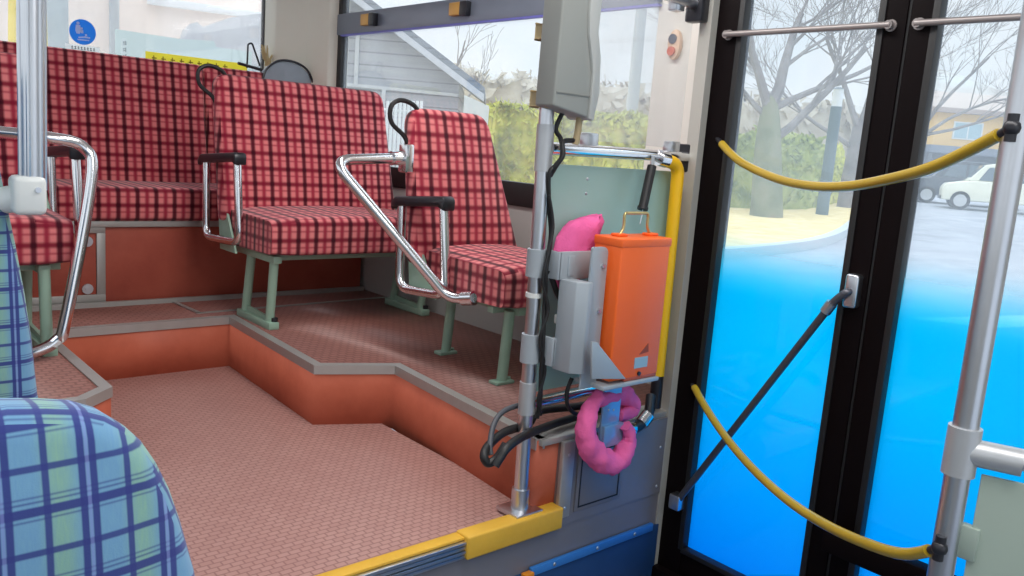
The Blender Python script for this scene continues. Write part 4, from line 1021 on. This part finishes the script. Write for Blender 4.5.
# house and walls behind the bus
t = thing('rendered_house', 'pale pink rendered house close behind the rear window', 'house', (2.5, 9, gz(2.5, 9)))
PKW = plain('pale_pink_render', srgb(255, 234, 222), .9, 0, .03, 2)
MB().box((-2.5, 9.0, gz(2, 9)), (4.13, 9.8, 3.4)).build('wall', PKW, t)
q0, q1 = at(110, 20, 8.97), at(119, 20, 8.97); MB().box((q0.x, 8.96, gz(2, 9)), (q1.x, 9.0, 3.4)).build('corner_board', WHITE, t)
a, b = at(150, -4, 8.9), at(262, 12, 8.9)
MB().prism([a, b, b + V((0, 0, -.07)), a + V((0, 0, -.07))], (0, .10, 0), .01).build('gutter', WHITE, t)
rr = random.Random(2)
t = thing('shed', 'low grey tiled roof shed behind the block wall', 'shed', dep(220, 60, 7.6))
pts = [dep(u, v, 7.6) for u, v in ((168, 48), (186, 36), (190, 24), (197, 22), (203, 27), (232, 17), (275, 12), (275, 66), (168, 66))]
MB().prism(pts, (.15, .6, 0)).build('roof', mottled('grey_tile_roof', (srgb(176, 172, 174), srgb(196, 192, 194), srgb(206, 204, 206)), 2), t)
pts = [dep(u, v, 7.6) for u, v in ((168, 64), (275, 64))]
MB().prism([pts[0], pts[1], V((pts[1].x, pts[1].y, gz(3, 8))), V((pts[0].x, pts[0].y, gz(3, 8)))], (.15, .6, 0)).build('wall', plain('grey_shed_wall', srgb(180, 182, 184), .9), t)
pts = [dep(u, v, 6.8) for u, v in ((115, 29), (180, 39), (214, 41), (216, 47), (252, 52))]
bw = [V((p.x, p.y, gz(3, 7))) for p in reversed(pts)]
o = MB().prism(pts + bw, (.05, .15, 0)).build('block_wall', plain('grey_green_blocks', srgb(190, 204, 200), .9, 0, .05, 2)); tag(o, 'grey green block wall outside the rear window', 'wall')
t = thing('sign_board', 'small notice board fixed to the left end of the block wall', 'sign', dep(124, 45, 6.7))
a, b = dep(121, 38, 6.7), dep(128, 57, 6.7)
MB().box((a.x, a.y - .02, b.z), (b.x, a.y - .005, a.z)).build('board', plain('pale_sign', srgb(196, 206, 204), .8), t)
mb = MB()
for k in range(3):
    z = a.z - .02 - k * .052; mb.box((a.x + .01, a.y - .024, z - .03), (b.x - .012, a.y - .019, z - .022)).box((a.x + .01, a.y - .024, z - .016), (b.x - .014, a.y - .019, z - .006)).box((a.x + .025, a.y - .024, z - .032), (a.x + .034, a.y - .019, z))
mb.build('characters', plain('grey_characters', srgb(120, 130, 130), .8), t)
p0, p1 = dep(57, 90, 7.4), dep(57, -60, 7.4); p0.z = gz(p0.x, p0.y); o = MB().tube([p0, V((p0.x, p0.y, 3.4))], .098, 14).build('utility_pole', plain('grey_concrete', srgb(184, 190, 192), .9)); tag(o, 'thick grey concrete pole outside the rear window', 'pole')
a = [dep(u, v, 6.6) for u, v in ((9, 60), (12, 25), (16, 8), (26, 0), (38, 4), (43, 20), (45, 60))]
a[0] = V((a[0].x, a[0].y, gz(1, 6.6))); a[-1] = V((a[-1].x, a[-1].y, gz(1, 6.6)))
o = MB().tube(catmull(a, 6), .028, 12).build('guard_pipe', plain('sign_yellow', srgb(244, 214, 90), .5)); tag(o, 'yellow bent guard pipe outside the rear window behind the left pole', 'guard rail')

# building across the car park
t = thing('building', 'ochre two storey building with grey roof across the car park', 'building', dep(970, 200, 45))
c0 = dep(938, 112, 45); c0.z = 0; ex = V((.752, -.655, 0)).normalized(); ey = V((.655, .752, 0)).normalized(); gB = gz(c0.x, c0.y) - .2
def bp(x, z, y=0): q = c0 + ex * x + ey * y; return V((q.x, q.y, z))
zf, zu = dep(938, 146, 45).z, dep(938, 112, 45).z
MB().prism([bp(0, zf), bp(9, zf), bp(9, zu + .1), bp(0, zu + .1)], ey * 3).build('upper_wall', plain('ochre_wall', srgb(238, 198, 132), .9, 0, .04, .5), t)
MB().prism([bp(.3, gB, .5), bp(8.7, gB, .5), bp(8.7, zf, .5), bp(.3, zf, .5)], ey * 2.4).build('lower_wall', plain('dark_ground_floor', srgb(120, 124, 132), .8, 0, .1, .5), t)  # ground floor wall, darker grey than the ochre storey above
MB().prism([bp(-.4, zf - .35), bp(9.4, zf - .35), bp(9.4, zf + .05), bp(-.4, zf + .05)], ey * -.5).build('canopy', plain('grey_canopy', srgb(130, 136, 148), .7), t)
MB().prism([bp(-.4, zu, -.4), bp(9.4, zu, -.4), bp(9.4, zu + .25, -.4), bp(-.4, zu + .25, -.4)], ey * 4).build('roof', plain('brown_grey_roof', srgb(180, 162, 152), .8), t)
MB().prism([bp(-.4, zu + .25, -.3), bp(9.4, zu + .25, -.3), bp(8.6, zu + 1.3, 2), bp(.4, zu + 1.3, 2)], ey * 1.4).build('roof', plain('dull_roof_tiles', srgb(190, 176, 166), .8), t)
for x in (.95, 4.1):
    w_ = MB().prism([bp(x, zf + .45, -.05), bp(x + 1.6, zf + .45, -.05), bp(x + 1.6, zu - .42, -.05), bp(x, zu - .42, -.05)], ey * .06).build('window', WHITEP, t)
    mb = MB()
    for k in range(2):
        xx = x + .08 + k * .76; mb.prism([bp(xx, zf + .52, -.06), bp(xx + .68, zf + .52, -.06), bp(xx + .68, zu - .49, -.06), bp(xx, zu - .49, -.06)], ey * .015)
    mb.build('pane', plain('pale_pane', srgb(170, 196, 204), .2), w_)
t = thing('building', 'pale grey building left of the ochre one', 'building', dep(925, 200, 50))
c0 = dep(905, 128, 50); c0.z = 0; zt_ = dep(920, 128, 50).z; gB = gz(c0.x, c0.y) - .2
MB().prism([bp(0, gB), bp(2.2, gB), bp(2.2, zt_), bp(0, zt_)], ey * 5).build('wall', plain('pale_grey_wall', srgb(206, 208, 208), .9), t)
MB().prism([bp(-.2, zt_, -.2), bp(2.4, zt_, -.2), bp(2.4, zt_ + .25, -.2), bp(-.2, zt_ + .25, -.2)], ey * 5.5).build('roof', bpy.data.materials['brown_grey_roof'], t)
mb = MB()
for k in range(5): mb.prism([bp(.1, gB + .7 + k * .62, -.03), bp(2.1, gB + .7 + k * .62, -.03), bp(2.1, gB + .82 + k * .62, -.03), bp(.1, gB + .82 + k * .62, -.03)], ey * .03)
mb.build('shutter_slats', plain('white_slats', srgb(228, 230, 230), .7), t)

# cars
def car(label, p, ex, ey, mat, L_=3.5):
    t = thing('car', label, 'car', p)
    def cp(x, z, y): return V(p) + (ex * x + ey * y + V((0, 0, z))) * 1.18
    H_ = 1.5; Wd = 1.48
    body = rounded([(.02, .28), (0.0, .62), (.10, .80), (.72, .92), (L_ - .05, .95), (L_, .70), (L_ - .03, .30)], [.06, .08, .08, .05, .05, .06, .06], 4)
    cab = rounded([(.66, .90), (1.12, 1.44), (1.5, 1.5), (L_ - .40, 1.48), (L_ - .06, .92)], [.02, .12, .1, .16, .02], 4)
    MB().prism([cp(x, z, 0) for x, z in body], ey * Wd, .05, 3).build('body', mat, t)
    c_ = MB(); c_.prism([cp(x, z, .07) for x, z in cab], ey * (Wd - .14), .05, 3); c_.build('cabin', mat, t)
    GL = bpy.data.materials.get('car_glass') or plain('car_glass', srgb(110, 124, 134), .15)
    for q in ([(.98, .95), (1.22, 1.36), (1.66, 1.38), (1.66, .95)], [(1.74, .95), (1.74, 1.38), (2.46, 1.38), (2.46, .95)], [(2.54, .96), (2.54, 1.38), (L_ - .46, 1.36), (L_ - .30, .96)]):
        for yy in (.055, Wd - .085): MB().prism([cp(x, z, yy) for x, z in rounded(q, .04, 3)], ey * .03).build('side_window', GL, t)
    MB().prism([cp(.78, .96, .16), cp(1.10, 1.40, .22), cp(1.10, 1.40, Wd - .22), cp(.78, .96, Wd - .16)], ex * -.05 + V((0, 0, .03))).build('windscreen', GL, t)
    for x in (.55, L_ - .58):
        for yy in (-.02, Wd - .16):
            w_ = MB().tube([cp(x, .29, yy), cp(x, .29, yy + .18)], .34, 22).build('wheel', BLACK, t)
            yh = yy - .008 if yy < .5 else yy + .165
            hb = MB().tube([cp(x, .29, yh), cp(x, .29, yh + .02)], .225, 18)
            hb.build('hubcap', plain('silver_hub', srgb(206, 208, 210), .3, .4), w_) if 'silver_hub' not in bpy.data.materials else hb.build('hubcap', bpy.data.materials['silver_hub'], w_)
    MB().prism([cp(.05, .62, .04), cp(.30, .80, .0), cp(.34, .70, .0), cp(.12, .60, .02)], ey * .12).build('headlamp', WHITEP, t)
    MB().prism([cp(-.02, .30, .1), cp(-.02, .40, .1), cp(.0, .40, .1), cp(.0, .30, .1)], ey * (Wd - .2)).build('bumper_grille', BLACKP, t)
    return t
pc = og(939, 208); ex2 = V((.43, -.90, 0)).normalized(); ex2.z = K * (.94 * ex2.x + .34 * ex2.y); ey2 = V((.90, .43, 0)).normalized()
car('small cream hatchback parked in front of the ochre building', pc, ex2, ey2, plain('cream_car_paint', srgb(246, 242, 222), .25))
pc2 = og(910, 205) + ey2 * 2.8; pc2.z = gz(pc2.x, pc2.y)
car('dark grey hatchback parked beyond the cream one', pc2, ex2, ey2, plain('dark_car_paint', srgb(74, 80, 90), .3))

# ------------------------------------------------------------------ light
w = bpy.data.worlds.new('overcast_sky'); scn.world = w; w.use_nodes = True; nt = w.node_tree
bg = nt.nodes['Background']
co = N(nt, 'ShaderNodeTexCoord').outputs['Generated']
sx = N(nt, 'ShaderNodeSeparateXYZ'); nt.links.new(co, sx.inputs[0])
cr = N(nt, 'ShaderNodeValToRGB'); nt.links.new(sx.outputs[2], cr.inputs[0]); e = cr.color_ramp.elements
e[0].position = 0.0; e[0].color = (0.80, 0.86, 0.90, 1); e[1].position = .35; e[1].color = (0.70, 0.85, 0.97, 1)
nz = noise_f(nt, co, 5.5, 5, .6)
mr = N(nt, 'ShaderNodeMapRange'); nt.links.new(nz, mr.inputs[0]); mr.inputs[1].default_value = .40; mr.inputs[2].default_value = .62
colr = mixc(nt, mr.outputs[0], cr.outputs[0], (0.92, 0.95, 0.98, 1))
nt.links.new(colr, bg.inputs['Color'])
st = N(nt, 'ShaderNodeMapRange'); nt.links.new(sx.outputs[2], st.inputs[0]); st.inputs[1].default_value = .38; st.inputs[2].default_value = .75; st.inputs[3].default_value = 1.12; st.inputs[4].default_value = 2.8
nt.links.new(st.outputs[0], bg.inputs['Strength'])
def area(name, loc, size, power, col, rot=(0, 0, 0)):
    l = bpy.data.lights.new(name, 'AREA'); l.shape = 'RECTANGLE'; l.size, l.size_y = size; l.energy = power; l.color = col
    o = bpy.data.objects.new(name, l); o.location = loc; o.rotation_euler = rot; C.objects.link(o); return o
area('cabin_fill', (1.45, 1.9, 2.03), (.35, 1.6), 22, (1, .98, .96))  # added fill light over the seats, out of view, to brighten the interior
area('cabin_fill', (1.05, 0.0, 2.03), (.5, 2.2), 30, (1, .98, .97))  # second added fill, unseen, above the front of the bus
